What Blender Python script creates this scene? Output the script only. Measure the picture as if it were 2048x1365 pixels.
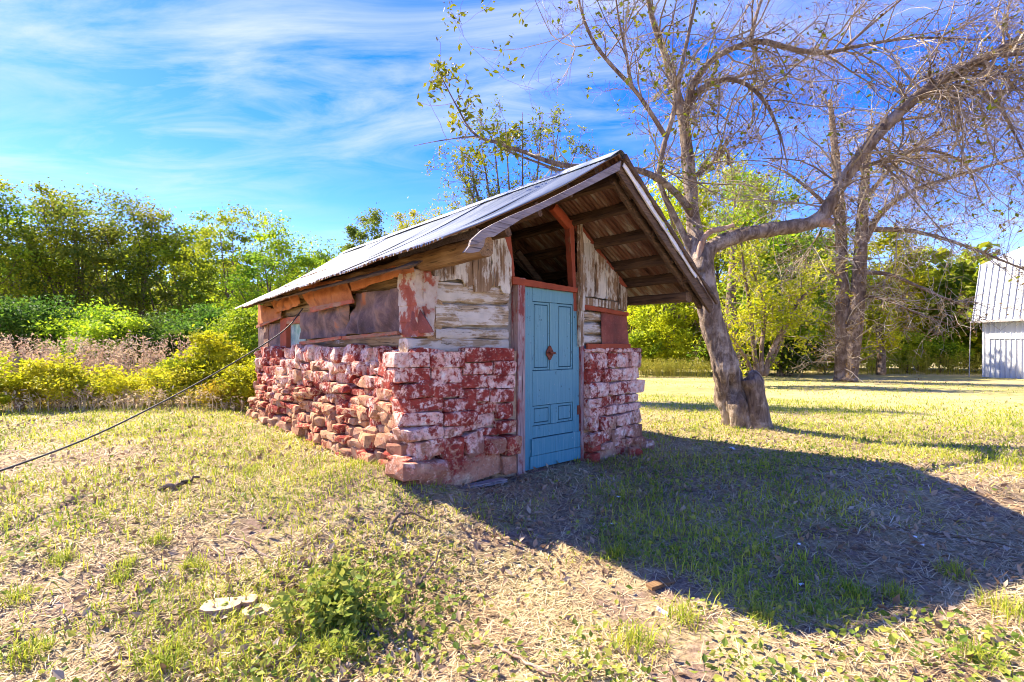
import bpy, bmesh, math, random
import numpy as np
from mathutils import Vector, Matrix

# ------------------------------------------------------------------ camera, sky, sun, exposure
FOC, CX, HY, CAMZ = 983.0, 1024.0, 695.0, 1.35      # measured from the photograph's two vanishing points
scene = bpy.context.scene
for o in list(bpy.data.objects): bpy.data.objects.remove(o)
cam = bpy.data.cameras.new('camera'); camo = bpy.data.objects.new('camera', cam)
scene.collection.objects.link(camo); scene.camera = camo
camo.location = (0, 0, CAMZ); camo.rotation_euler = (math.radians(90), 0, 0)
cam.sensor_width = 36; cam.lens = FOC/2048*36; cam.shift_y = 12.5/2048
cam.clip_start = .05; cam.clip_end = 3000

SUN_A, SUN_B = 0.87, -0.48        # sunlight travels (A, B, -1)
sd = Vector((-SUN_A, -SUN_B, 1)).normalized()
SUN_EL = math.asin(sd.z); SUN_AZ = math.atan2(sd.x, sd.y)
sun = bpy.data.lights.new('sun', 'SUN'); suno = bpy.data.objects.new('sun', sun)
scene.collection.objects.link(suno)
sun.energy = 3.4; sun.angle = math.radians(.55); sun.color = (1, .89, .70)
suno.rotation_euler = (-sd).to_track_quat('-Z', 'Y').to_euler(); suno.location = (-6, 3, 12)

world = bpy.data.worlds.new('World'); scene.world = world; world.use_nodes = True
def build_world():
    nt = world.node_tree; N = nt.nodes; L = nt.links; N.clear()
    out = N.new('ShaderNodeOutputWorld'); bg = N.new('ShaderNodeBackground'); bg.inputs[1].default_value = .112
    sky = N.new('ShaderNodeTexSky'); sky.sky_type = 'NISHITA'; sky.sun_disc = False
    sky.sun_elevation = SUN_EL; sky.sun_rotation = SUN_AZ
    sky.air_density = .9; sky.dust_density = .15; sky.ozone_density = 3.2; sky.altitude = 300
    hs = N.new('ShaderNodeHueSaturation'); hs.inputs['Saturation'].default_value = 1.45
    hs.inputs['Hue'].default_value = .517
    tint = N.new('ShaderNodeMixRGB'); tint.blend_type = 'MULTIPLY'; tint.inputs[0].default_value = 1; tint.inputs[2].default_value = (.99, .88, .93, 1)
    L.new(sky.outputs[0], tint.inputs[1]); L.new(tint.outputs[0], hs.inputs['Color'])
    # thin cirrus on a high layer: direction divided by its height
    tc = N.new('ShaderNodeTexCoord'); sep = N.new('ShaderNodeSeparateXYZ'); L.new(tc.outputs['Generated'], sep.inputs[0])
    mz = N.new('ShaderNodeMath'); mz.operation = 'MAXIMUM'; mz.inputs[1].default_value = .02; L.new(sep.outputs[2], mz.inputs[0])
    az = N.new('ShaderNodeMath'); az.operation = 'ADD'; az.inputs[1].default_value = .12; L.new(mz.outputs[0], az.inputs[0])
    dv = N.new('ShaderNodeVectorMath'); dv.operation = 'DIVIDE'; L.new(tc.outputs['Generated'], dv.inputs[0])
    cmb = N.new('ShaderNodeCombineXYZ')
    for i in range(3): L.new(az.outputs[0], cmb.inputs[i])
    L.new(cmb.outputs[0], dv.inputs[1])
    mp = N.new('ShaderNodeMapping'); mp.inputs['Rotation'].default_value = (0, 0, math.radians(-16)); mp.inputs['Scale'].default_value = (.75, 1.9, 0)
    mp.inputs['Location'].default_value = (3.1, 1.35, 0)
    L.new(dv.outputs[0], mp.inputs[0])
    n1 = N.new('ShaderNodeTexNoise'); n1.inputs['Scale'].default_value = 1.5; n1.inputs['Detail'].default_value = 7; n1.inputs['Roughness'].default_value = .62; n1.inputs['Distortion'].default_value = 1.3
    L.new(mp.outputs[0], n1.inputs['Vector'])
    mp2 = N.new('ShaderNodeMapping'); mp2.inputs['Scale'].default_value = (.5, .8, 0); mp2.inputs['Location'].default_value = (7.7, 2.0, 0); L.new(dv.outputs[0], mp2.inputs[0])
    n2 = N.new('ShaderNodeTexNoise'); n2.inputs['Scale'].default_value = .9; n2.inputs['Detail'].default_value = 3; L.new(mp2.outputs[0], n2.inputs['Vector'])
    r1 = N.new('ShaderNodeMapRange'); r1.inputs[1].default_value = .38; r1.inputs[2].default_value = .70; L.new(n1.outputs[0], r1.inputs[0])
    r2 = N.new('ShaderNodeMapRange'); r2.inputs[1].default_value = .33; r2.inputs[2].default_value = .62; L.new(n2.outputs[0], r2.inputs[0])
    m = N.new('ShaderNodeMath'); m.operation = 'MULTIPLY'; L.new(r1.outputs[0], m.inputs[0]); L.new(r2.outputs[0], m.inputs[1])
    m2 = N.new('ShaderNodeMath'); m2.operation = 'MULTIPLY'; m2.inputs[1].default_value = .72; m2.use_clamp = True; L.new(m.outputs[0], m2.inputs[0])
    mix = N.new('ShaderNodeMixRGB'); mix.inputs[2].default_value = (2.0, 2.15, 2.5, 1)
    L.new(m2.outputs[0], mix.inputs[0]); L.new(hs.outputs[0], mix.inputs[1])
    L.new(mix.outputs[0], bg.inputs[0]); L.new(bg.outputs[0], out.inputs[0])
build_world()
vs = scene.view_settings; vs.view_transform = 'Standard'; vs.look = 'None'; vs.gamma = 1; vs.exposure = 2.2
scene.render.film_transparent = False; scene.cycles.filter_width = 1.0
scene.cycles.use_light_tree = False; scene.cycles.max_bounces = 4; scene.cycles.diffuse_bounces = 3; scene.cycles.glossy_bounces = 2; scene.cycles.transmission_bounces = 2; scene.cycles.transparent_max_bounces = 4

# ------------------------------------------------------------------ measuring helpers
D1 = np.array([.753, .658]); D1 /= np.linalg.norm(D1); D2 = np.array([-D1[1], D1[0]])
SO = np.array([.093, 5.37])                       # foot of the door's left edge; shed axes: t along the front, u back, z up
def shed_to_world(t, u, z): p = SO+t*D1+u*D2; return np.array([p[0], p[1], z])
def at(px, py, Y): return np.array([(px-CX)/FOC*Y, Y, CAMZ-(py-HY)/FOC*Y])
def _ray(px, py): return np.array([(px-CX)/FOC, 1.0]), -(py-HY)/FOC
def on_u(px, py, u):
    d, dz = _ray(px, py); lam = (u+SO@D2)/(d@D2); p = d*lam-SO
    return np.array([p@D1, CAMZ+dz*lam])
def on_t(px, py, t):
    d, dz = _ray(px, py); lam = (t+SO@D1)/(d@D1); p = d*lam-SO
    return np.array([p@D2, CAMZ+dz*lam])
def c1(x, y): return 460+x/3.413, 280+y/3.413
def c2(x, y): return 500+x/3.657, 640+y/3.657
def c3(x, y): return 960+x/3.792, 280+y/3.792
def c4(x, y): return 800+x/4.55, 420+y/4.55
def c5(x, y): return 980+x/3.25, 540+y/3.25
def c6(x, y): return 460+x/6.204, 540+y/6.204

# ------------------------------------------------------------------ numpy noise
def _h(ix, iy, iz, s):
    n = (ix.astype(np.int64)*374761393+iy.astype(np.int64)*668265263+iz.astype(np.int64)*2147483647+s*974711) & 0xffffffff
    n = ((n ^ (n >> 13))*1274126177) & 0xffffffff
    n = ((n ^ (n >> 16))*2246822519) & 0xffffffff
    return ((n ^ (n >> 15)) & 0xffff)/65535.0
def vn(p, s=0):
    p = np.asarray(p, float); i = np.floor(p).astype(np.int64); f = p-i; f = f*f*(3-2*f)
    r = 0
    for a in (0, 1):
        wx = f[..., 0] if a else 1-f[..., 0]
        for b in (0, 1):
            wy = f[..., 1] if b else 1-f[..., 1]
            for c in (0, 1):
                wz = f[..., 2] if c else 1-f[..., 2]
                r = r+wx*wy*wz*_h(i[..., 0]+a, i[..., 1]+b, i[..., 2]+c, s)
    return r*2-1
def fbm(p, s=0, o=3):
    p = np.asarray(p, float); r = 0; a = 1.0
    for k in range(o): r = r+a*vn(p*2**k, s+k*17); a *= .5
    return r/1.75
def sstep(a, b, x): x = np.clip((x-a)/(b-a), 0, 1); return x*x*(3-2*x)

# ------------------------------------------------------------------ mesh / object helpers
COL = scene.collection
def make_mesh(name, V, F, mats=(), smooth=False, midx=None, sharp=None):
    V = np.asarray(V, np.float32).reshape(-1, 3); me = bpy.data.meshes.new(name)
    me.vertices.add(len(V)); me.vertices.foreach_set('co', V.ravel())
    if isinstance(F, np.ndarray):
        n, k = F.shape; me.loops.add(n*k); me.polygons.add(n)
        me.loops.foreach_set('vertex_index', F.astype(np.int32).ravel())
        me.polygons.foreach_set('loop_start', np.arange(0, n*k, k, dtype=np.int32))
        nf = n
    else:
        tot = np.array([len(f) for f in F], np.int32); nf = len(F)
        me.loops.add(int(tot.sum())); me.polygons.add(nf)
        me.loops.foreach_set('vertex_index', np.concatenate([np.asarray(f, np.int32) for f in F]))
        me.polygons.foreach_set('loop_start', np.concatenate([[0], np.cumsum(tot)[:-1]]).astype(np.int32))
    for m in (mats if isinstance(mats, (list, tuple)) else [mats]): me.materials.append(m)
    if midx is not None: me.polygons.foreach_set('material_index', np.asarray(midx, np.int32))
    me.polygons.foreach_set('use_smooth', np.full(nf, bool(smooth or sharp)))
    me.update(calc_edges=True); me.validate()
    if sharp: me.set_sharp_from_angle(angle=math.radians(sharp))
    return me
def link(name, data, parent=None, loc=None):
    o = bpy.data.objects.new(name, data); COL.objects.link(o)
    if parent is not None: o.parent = parent
    if loc is not None: o.location = loc
    return o
def tag(o, label=None, cat=None, group=None, kind=None):
    if label: o['label'] = label
    if cat: o['category'] = cat
    if group: o['group'] = group
    if kind: o['kind'] = kind
    return o
def thing(name, label, cat, loc=(0, 0, 0), rz=0, group=None):
    o = link(name, None, None, loc); o.rotation_euler = (0, 0, rz); o.empty_display_size = .2
    return tag(o, label, cat, group)

def tubes(P, R, k=4, cap=True):
    """P (M,N,3) polylines, R (M,N) radii -> verts, quads"""
    P = np.asarray(P, float); R = np.asarray(R, float); M, N, _ = P.shape
    T = np.gradient(P, axis=1); T /= np.linalg.norm(T, axis=2, keepdims=True)+1e-9
    main = P[:, -1]-P[:, 0]; main /= np.linalg.norm(main, axis=1, keepdims=True)+1e-9
    ref = np.where(np.abs(main[:, 2:3]) < .75, [[0, 0, 1.]], [[1., .3, 0]])[:, None, :]
    n1 = np.cross(T, ref); n1 /= np.linalg.norm(n1, axis=2, keepdims=True)+1e-9
    n2 = np.cross(T, n1)
    a = np.arange(k)*2*np.pi/k
    V = P[:, :, None]+R[:, :, None, None]*(np.cos(a)[None, None, :, None]*n1[:, :, None]+np.sin(a)[None, None, :, None]*n2[:, :, None])
    base = (np.arange(M)*N*k)[:, None, None]; i = np.arange(N-1)[None, :, None]; j = np.arange(k)[None, None, :]; j2 = (j+1) % k
    q = np.stack([base+i*k+j, base+i*k+j2, base+(i+1)*k+j2, base+(i+1)*k+j], -1).reshape(-1, 4)
    return V.reshape(-1, 3), q
def spline(pts, n):
    """Catmull-Rom through rows of pts (any columns), n samples"""
    p = np.asarray(pts, float); p = np.vstack([2*p[0]-p[1], p, 2*p[-1]-p[-2]]); m = len(p)-3
    s = np.linspace(0, m-1e-6, n); i = s.astype(int); f = (s-i)[:, None]
    a, b, c, d = p[i], p[i+1], p[i+2], p[i+3]
    return .5*(2*b+(c-a)*f+(2*a-5*b+4*c-d)*f*f+(3*b-a-3*c+d)*f**3)

# ------------------------------------------------------------------ materials
class NB:
    def __init__(s, name):
        s.m = bpy.data.materials.new(name); s.m.use_nodes = True; s.nt = s.m.node_tree; s.nt.nodes.clear()
        s.out = s.n('ShaderNodeOutputMaterial')
    def n(s, t, **kw):
        x = s.nt.nodes.new(t)
        for k, v in kw.items(): setattr(x, k, v)
        return x
    def l(s, a, b): s.nt.links.new(a, b)
    def coord(s, kind='Object', scale=(1, 1, 1)):
        if kind == 'World': o = s.n('ShaderNodeNewGeometry').outputs['Position']
        else: o = s.n('ShaderNodeTexCoord').outputs[kind]
        mp = s.n('ShaderNodeMapping'); mp.inputs['Scale'].default_value = scale; s.l(o, mp.inputs[0]); return mp.outputs[0]
    def noise(s, co, scale, detail=4, rough=.55, dist=0):
        x = s.n('ShaderNodeTexNoise'); x.inputs['Scale'].default_value = scale; x.inputs['Detail'].default_value = detail
        x.inputs['Roughness'].default_value = rough; x.inputs['Distortion'].default_value = dist; s.l(co, x.inputs['Vector']); return x.outputs[0]
    def ramp(s, f, stops, interp='LINEAR'):
        r = s.n('ShaderNodeValToRGB'); e = r.color_ramp; e.interpolation = interp
        while len(e.elements) < len(stops): e.elements.new(.5)
        for q, (p, c) in zip(e.elements, stops):
            q.position = p; q.color = (c[0], c[1], c[2], 1) if not np.isscalar(c) else (c, c, c, 1)
        s.l(f, r.inputs[0]); return r.outputs[0]
    def rng(s, f, a, b, c=0, d=1):
        r = s.n('ShaderNodeMapRange'); s.l(f, r.inputs[0])
        for i, v in enumerate((a, b, c, d)): r.inputs[i+1].default_value = v
        return r.outputs[0]
    def math(s, op, a, b):
        m = s.n('ShaderNodeMath', operation=op)
        for i, v in enumerate((a, b)):
            if isinstance(v, (int, float)): m.inputs[i].default_value = v
            else: s.l(v, m.inputs[i])
        return m.outputs[0]
    def mix(s, f, a, b, mode='MIX'):
        m = s.n('ShaderNodeMixRGB', blend_type=mode)
        for i, v in enumerate((f, a, b)):
            if isinstance(v, (int, float)): m.inputs[i].default_value = v
            elif isinstance(v, tuple): m.inputs[i].default_value = (*v, 1)
            else: s.l(v, m.inputs[i])
        return m.outputs[0]
    def objrand(s): return s.n('ShaderNodeObjectInfo').outputs['Random']
    def island(s): return s.n('ShaderNodeNewGeometry').outputs['Random Per Island']
    def hsv(s, col, v=None, h=None, sat=None):
        x = s.n('ShaderNodeHueSaturation'); s.l(col, x.inputs['Color'])
        for nm, q in (('Value', v), ('Hue', h), ('Saturation', sat)):
            if q is None: continue
            if isinstance(q, (int, float)): x.inputs[nm].default_value = q
            else: s.l(q, x.inputs[nm])
        return x.outputs[0]
    def finish(s, col, rough=.8, bump=None, bstr=.5, bdist=.01, spec=.3, metal=0, trans=0):
        p = s.n('ShaderNodeBsdfPrincipled')
        if isinstance(col, tuple): p.inputs['Base Color'].default_value = (*col, 1)
        else: s.l(col, p.inputs['Base Color'])
        if isinstance(rough, (int, float)): p.inputs['Roughness'].default_value = rough
        else: s.l(rough, p.inputs['Roughness'])
        p.inputs['Specular IOR Level'].default_value = spec; p.inputs['Metallic'].default_value = metal
        if bump is not None:
            b = s.n('ShaderNodeBump'); b.inputs['Strength'].default_value = bstr; b.inputs['Distance'].default_value = bdist
            s.l(bump, b.inputs['Height']); s.l(b.outputs[0], p.inputs['Normal'])
        sh = p.outputs[0]
        if trans:
            t = s.n('ShaderNodeBsdfTranslucent'); s.l(col, t.inputs[0]); mx = s.n('ShaderNodeMixShader'); mx.inputs[0].default_value = trans
            s.l(sh, mx.inputs[1]); s.l(t.outputs[0], mx.inputs[2]); sh = mx.outputs[0]
        s.l(sh, s.out.inputs[0]); return s.m

def leaf_mat(name, cols, trans=.5, clump=.5, rough=.55):
    b = NB(name); n = b.noise(b.coord('World'), clump, 2)
    f = b.math('ADD', b.math('MULTIPLY', b.rng(n, .3, .7), .55), b.math('MULTIPLY', b.island(), .45))
    k = len(cols); c = b.ramp(f, [(i/(k-1), cc) for i, cc in enumerate(cols)])
    c = b.hsv(c, v=b.rng(b.objrand(), 0, 1, .72, 1.18), h=b.rng(b.objrand(), 0, 1, .494, .522), sat=1.08)
    return b.finish(c, rough, spec=.25, trans=trans)
def wood_mat(name, cols, axis, paint=None, pcov=.5, rough=.85, grain=1.0, knots=False):
    """weathered wood with grain running along one shed axis; paint flaking off it"""
    b = NB(name); sc = [22*grain]*3; sc['xyz'.index(axis)] = 1.1
    g = b.noise(b.coord('Object', tuple(sc)), 1.6, 6, .65, .6)
    sc2 = [60*grain]*3; sc2['xyz'.index(axis)] = 2.2
    g2 = b.noise(b.coord('Object', tuple(sc2)), 1.2, 3, .6)
    lo = b.noise(b.coord('Object'), 2.3, 4)
    f = b.math('ADD', b.math('MULTIPLY', g, .62), b.math('MULTIPLY', lo, .38))
    k = len(cols); c = b.ramp(f, [(.3+.4*i/(k-1), cc) for i, cc in enumerate(cols)])
    cr = b.rng(g2, .56, .66); c = b.mix(b.math('MULTIPLY', cr, .75), c, tuple(x*.25 for x in cols[0]))
    if paint is not None:
        pn = b.noise(b.coord('Object', tuple(.6 if 'xyz'[i] == axis else 1.6 for i in range(3))), 4.5, 8, .7)
        pm = b.rng(b.math('ADD', b.math('MULTIPLY', pn, .7), b.math('MULTIPLY', g, .3)), .5+(.5-pcov)*.42-.03, .5+(.5-pcov)*.42+.03)
        pc = b.hsv(b.ramp(b.noise(b.coord('Object'), 6, 5), [(.3, tuple(x*.75 for x in paint)), (.7, paint)]))
        c = b.mix(pm, c, pc); c = b.mix(b.math('MULTIPLY', b.rng(g2, .62, .70), .6), c, tuple(x*.3 for x in cols[0]))
    r = b.objrand(); c = b.hsv(c, v=b.rng(r, 0, 1, .82, 1.15))
    return b.finish(c, rough, b.math('ADD', g, b.math('MULTIPLY', g2, .5)), .7, .008)
def stone_mat(name, zlo, zhi, red=.5, pink=.6, warm=(.55, .34, .19)):
    """broken sandstone with old red paint and whitewash that has worn away towards the ground"""
    b = NB(name); co = b.coord('Object')
    st = b.ramp(b.noise(co, 5, 6, .6), [(.3, tuple(x*.62 for x in warm)), (.52, warm), (.72, (.66, .50, .34))])
    st = b.mix(b.rng(b.noise(co, 1.7, 2), .5, .68), st, (.37, .17, .10))
    st = b.hsv(st, v=b.rng(b.objrand(), 0, 1, .78, 1.2), h=b.rng(b.objrand(), 0, 1, .49, .505))
    flake = b.noise(co, 17, 9, .75, .3); area = b.noise(co, 2.6, 3, .5)
    z = b.n('ShaderNodeSeparateXYZ'); b.l(co, z.inputs[0])
    hh = b.rng(b.math('ADD', z.outputs[2], b.math('MULTIPLY', b.math('SUBTRACT', b.noise(co, 1.9, 4, .6), .5), 1.5)), zlo, zhi)
    rmask = b.rng(b.math('ADD', b.math('ADD', b.math('MULTIPLY', flake, .62), b.math('MULTIPLY', area, .38)), b.rng(b.objrand(), 0, 1, -.04, .04)), .5+(.5-red)*.3-.022, .5+(.5-red)*.3+.022)
    fl2 = b.noise(b.coord('Object', (1.05, 1.1, .97)), 8.3, 9, .7, .4)
    pmask = b.rng(b.math('ADD', b.math('ADD', b.math('MULTIPLY', fl2, .6), b.math('MULTIPLY', area, .15)), b.math('MULTIPLY', hh, .26)), .63-pink*.24, .70-pink*.24)
    rsel = b.math('MULTIPLY', rmask, b.rng(b.math('ADD', hh, b.rng(b.objrand(), 0, 1, -.35, .35)), .05, .25))
    pk = b.ramp(b.noise(co, 16, 5), [(.3, (.64, .27, .19)), (.5, (.84, .52, .42)), (.7, (.92, .78, .68))])
    rd = b.ramp(b.noise(co, 9, 4), [(.3, (.22, .025, .018)), (.7, (.44, .07, .045))])
    c = b.mix(pmask, st, pk); c = b.mix(rsel, c, rd)
    c = b.mix(b.rng(b.noise(co, 30, 5, .7), .55, .70, 0, .8), c, (.16, .085, .055)); c = b.mix(b.rng(b.noise(b.coord('Object', (1, 1, 1.7)), 22, 6, .7), .42, .30, 0, .45), c, (.85, .74, .60))
    bp = b.math('ADD', b.noise(co, 18, 9, .72), b.math('MULTIPLY', flake, .5))
    return b.finish(c, .9, bp, 1.0, .03, spec=.2)
M = {}
M['stone_front'] = stone_mat('painted_stone_front', .05, .95, .47, .66, (.50, .235, .14))
M['stone_right'] = stone_mat('painted_stone_right', .0, .75, .46, .74, (.52, .27, .17))
M['stone_left'] = stone_mat('painted_stone_left', .25, 1.35, .46, .54, (.64, .345, .175))
b = NB('lime_mortar'); co = b.coord(); M['mortar'] = b.finish(b.ramp(b.noise(co, 9, 6), [(.3, (.14, .07, .045)), (.7, (.36, .20, .13))]), .95, b.noise(co, 40, 6), .9, .02)
b = NB('tan_mortar'); co = b.coord(); M['mortar_front'] = b.finish(b.ramp(b.noise(co, 12, 7, .65), [(.3, (.26, .15, .085)), (.6, (.52, .36, .22)), (.75, (.66, .48, .36))]), .95, b.noise(co, 40, 6), .9, .02)
b = NB('grey_chinking'); co = b.coord(); M['chink'] = b.finish(b.ramp(b.noise(co, 12, 6), [(.3, (.22, .19, .15)), (.7, (.42, .37, .30))]), .95, b.noise(co, 40, 6), .8, .01)
M['log_white'] = wood_mat('whitewashed_log', [(.16, .10, .055), (.40, .28, .16), (.54, .42, .28)], 'x', (.66, .58, .48), .52)
M['log_left'] = wood_mat('bare_log', [(.20, .11, .05), (.40, .25, .12), (.55, .38, .22)], 'y', (.75, .66, .55), .25)
M['board_gable'] = wood_mat('flaking_white_board', [(.07, .032, .016), (.27, .16, .08), (.46, .33, .20)], 'z', (.68, .60, .48), .48)
M['grey_board'] = wood_mat('grey_weathered_board', [(.13, .10, .10), (.27, .22, .21), (.42, .36, .33)], 'x')
M['dark_wood_y'] = wood_mat('dark_rotten_wood', [(.035, .018, .010), (.10, .055, .028), (.24, .14, .07)], 'y')
M['dark_wood_x'] = wood_mat('dark_rafter_wood', [(.04, .022, .014), (.11, .065, .038), (.22, .14, .085)], 'x')
M['brown_beam'] = wood_mat('brown_beam', [(.10, .05, .02), (.22, .12, .05), (.38, .24, .11)], 'y')
M['red_wood_x'] = wood_mat('red_painted_batten', [(.20, .08, .04), (.30, .13, .07), (.4, .2, .1)], 'x', (.42, .085, .035), .8)
M['red_wood_y'] = wood_mat('red_painted_strip', [(.22, .09, .05), (.34, .17, .10), (.45, .28, .18)], 'y', (.45, .12, .06), .5)
M['red_wood_z'] = wood_mat('red_painted_post', [(.20, .08, .04), (.30, .13, .07), (.4, .2, .1)], 'z', (.38, .085, .04), .68)
M['jamb'] = wood_mat('faded_red_jamb', [(.20, .12, .11), (.34, .23, .21), (.46, .36, .34)], 'z', (.27, .06, .05), .42)
M['white_strip'] = wood_mat('flaking_white_strip', [(.20, .16, .13), (.4, .35, .3), (.6, .55, .5)], 'x', (.8, .78, .76), .7)
M['door_blue'] = None
b = NB('door_blue_paint'); co = b.coord(); w = b.noise(b.coord('Object', (30, 30, 1.6)), 1.5, 5)
cz = b.n('ShaderNodeSeparateXYZ'); b.l(co, cz.inputs[0])
c = b.mix(b.rng(cz.outputs[2], .2, 1.5), (.05, .22, .29), (.14, .31, .33)); c = b.mix(b.rng(w, .45, .75, 0, .35), c, (.16, .34, .39))
st_ = b.noise(b.coord('Object', (60, 60, 1.5)), 1.6, 6, .7); c = b.mix(b.rng(st_, .55, .72, 0, .55), c, (.03, .10, .14)); c = b.mix(b.rng(st_, .42, .30, 0, .5), c, (.30, .45, .46)); c = b.mix(b.rng(b.noise(b.coord('Object', (1, 1, .5)), 22, 8, .75), .62, .66), c, (.035, .09, .11)); c = b.mix(b.rng(b.noise(b.coord('Object', (1, 1, .6)), 30, 6, .72), .65, .69), c, (.42, .44, .42))
M['door_blue'] = b.finish(c, .55, w, .35, .004, spec=.35)
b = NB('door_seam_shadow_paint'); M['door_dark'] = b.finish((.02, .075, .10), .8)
b = NB('rusty_iron'); co = b.coord(); M['rust'] = b.finish(b.ramp(b.noise(co, 30, 5), [(.3, (.09, .025, .015)), (.7, (.27, .075, .04))]), .75, b.noise(co, 60, 4), .5, .003, metal=.2)
b = NB('old_steel'); M['steel'] = b.finish((.42, .40, .37), .45, metal=.8)
b = NB('galvanised_tin'); co = b.coord(); s1 = b.noise(b.coord('Object', (.7, 5, .7)), 1.2, 5)
c = b.ramp(s1, [(.3, (.15, .18, .215)), (.5, (.25, .28, .315)), (.75, (.35, .37, .40))])
sx = b.n('ShaderNodeSeparateXYZ'); b.l(co, sx.inputs[0])
rr = b.math('ADD', b.noise(b.coord('Object', (1.4, 7, 1.4)), 1.3, 6, .7), b.rng(sx.outputs[0], -1.64, -1.2, .12, -.05))
c = b.mix(b.rng(rr, .60, .72), c, (.17, .075, .04)); M['tin'] = b.finish(c, b.rng(s1, .3, .7, .38, .55), b.noise(co, 14, 3), .15, .01, metal=.35, spec=.5)
b = NB('rusty_tin_underside'); co = b.coord(); s1 = b.noise(b.coord('Object', (1.1, 6, 1.1)), 1.4, 6, .65)
M['tin_under'] = b.finish(b.ramp(s1, [(.28, (.06, .03, .022)), (.43, (.19, .085, .05)), (.54, (.27, .16, .11)), (.66, (.44, .38, .31))]), .7, metal=.1)
def felt(name, stops, wr=5):
    b = NB(name); co = b.coord(); n = b.noise(co, wr, 7, .66, .3); sp = b.noise(co, 60, 3)
    c = b.ramp(n, stops); c = b.mix(b.rng(sp, .6, .8, 0, .3), c, (.5, .36, .28))
    return b.finish(c, .82, b.math('ADD', n, b.math('MULTIPLY', sp, .3)), .4, .008, spec=.35)
M['felt_orange'] = felt('orange_roofing_felt', [(.25, (.17, .05, .02)), (.45, (.46, .15, .05)), (.75, (.60, .24, .09))])
M['felt_dark'] = felt('dark_roofing_felt', [(.25, (.04, .024, .024)), (.46, (.13, .075, .07)), (.58, (.25, .15, .12)), (.70, (.45, .15, .06))], 3)
M['felt_red'] = felt('red_brown_roofing_felt', [(.25, (.10, .03, .022)), (.5, (.22, .055, .038)), (.75, (.34, .10, .06))], 4)
b = NB('plaster_red_white'); co = b.coord(); n = b.noise(co, 5.5, 7, .65); M['plaster'] = b.finish(b.ramp(n, [(.36, (.30, .07, .04)), (.47, (.36, .10, .06)), (.52, (.48, .37, .29)), (.7, (.60, .50, .42))]), .9, b.noise(co, 20, 6), .8, .012)
b = NB('old_window_glass'); co = b.coord(); M['glass'] = b.finish(b.ramp(b.noise(co, 9, 4), [(.35, (.20, .36, .34)), (.7, (.50, .62, .58))]), .18, spec=.6)
b = NB('dark_earth_interior'); M['interior'] = b.finish((.06, .042, .03), .95)
# bark, ground, plants
def bark(name, cols, sc=7, bd=.03):
    b = NB(name); co = b.coord('World', (1, 1, .32)); n = b.noise(co, sc, 8, .68, .8); fine = b.noise(b.coord('World', (1, 1, .22)), sc*5, 6, .7, 1.2)
    lich = b.rng(b.noise(b.coord('World'), 3.2, 6, .65), .52, .62)
    k = len(cols); c = b.ramp(n, [(.3+.4*i/(k-1), q) for i, q in enumerate(cols)])
    c = b.mix(b.math('MULTIPLY', lich, .6), c, tuple(min(1, x*1.25+.05) for x in cols[-1]))
    c = b.mix(b.rng(fine, .40, .30, 0, .75), c, tuple(x*.35 for x in cols[0]))
    return b.finish(c, .9, b.math('ADD', n, b.math('MULTIPLY', fine, .7)), 1.0, bd)
M['bark_apple'] = bark('grey_apple_bark', [(.075, .048, .033), (.25, .175, .125), (.52, .41, .32)], 10, .06)
M['bark_brown'] = bark('brown_bark', [(.07, .045, .03), (.16, .105, .07), (.30, .22, .16)], 5)
M['bark_dead'] = bark('dead_wood', [(.20, .11, .07), (.38, .23, .15), (.5, .36, .26)], 9, .01)
b = NB('twig_bark'); M['twig'] = b.finish(b.ramp(b.island(), [(0, (.16, .115, .075)), (.6, (.34, .26, .18)), (1, (.54, .46, .35))]), .9)
M['leaf_apple'] = leaf_mat('apple_leaves', [(.10, .14, .02), (.24, .27, .03), (.42, .38, .05)], .45)
M['leaf_dry'] = leaf_mat('dry_brown_leaves', [(.11, .055, .025), (.22, .12, .05), (.30, .20, .08)], .3)
M['leaf_green'] = leaf_mat('green_leaves', [(.09, .16, .024), (.22, .31, .04), (.46, .50, .055), (.62, .60, .075)], .52, .45)
M['leaf_dark'] = leaf_mat('dark_green_leaves', [(.05, .10, .02), (.12, .19, .034), (.25, .33, .05)], .52, .5)
M['leaf_olive'] = leaf_mat('olive_brown_leaves', [(.08, .13, .025), (.19, .25, .045), (.36, .37, .06), (.42, .32, .07)], .52, .4)
M['leaf_yellow'] = leaf_mat('yellow_green_leaves', [(.23, .31, .035), (.54, .54, .06), (.76, .64, .07)], .52, .5)
M['leaf_brush'] = leaf_mat('sunlit_brush_leaves', [(.24, .28, .035), (.52, .48, .06), (.66, .54, .08), (.52, .28, .08)], .52, .9)
b = NB('ground_soil'); co = b.coord('World')
n1 = b.noise(co, .55, 4, .6); n2 = b.noise(co, 3.2, 6, .65); n3 = b.noise(co, 28, 6, .7); n4 = b.noise(b.coord('World', (.6, 1, 1)), .22, 3)
soil = b.ramp(n3, [(.28, (.09, .055, .04)), (.5, (.25, .165, .115)), (.72, (.44, .33, .24))])
straw = b.ramp(n3, [(.28, (.17, .12, .06)), (.5, (.42, .32, .165)), (.72, (.66, .54, .31))])
grs = b.ramp(n3, [(.28, (.09, .10, .02)), (.5, (.24, .24, .05)), (.75, (.40, .36, .10))])
c = b.mix(b.rng(n2, .42, .58), soil, straw); gp = b.n('ShaderNodeSeparateXYZ'); b.l(co, gp.inputs[0])
c = b.mix(b.math('MULTIPLY', b.rng(n1, .5, .66), .6), c, grs)
far = b.rng(gp.outputs[1], 5.5, 9.5)
farc = b.ramp(b.math('ADD', b.math('MULTIPLY', n2, .45), b.math('MULTIPLY', n4, .55)), [(.36, (.17, .20, .04)), (.45, (.33, .33, .08)), (.54, (.48, .40, .17)), (.62, (.46, .33, .23))])
c = b.mix(b.math('MULTIPLY', far, .85), c, b.mix(.35, farc, straw))
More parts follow.
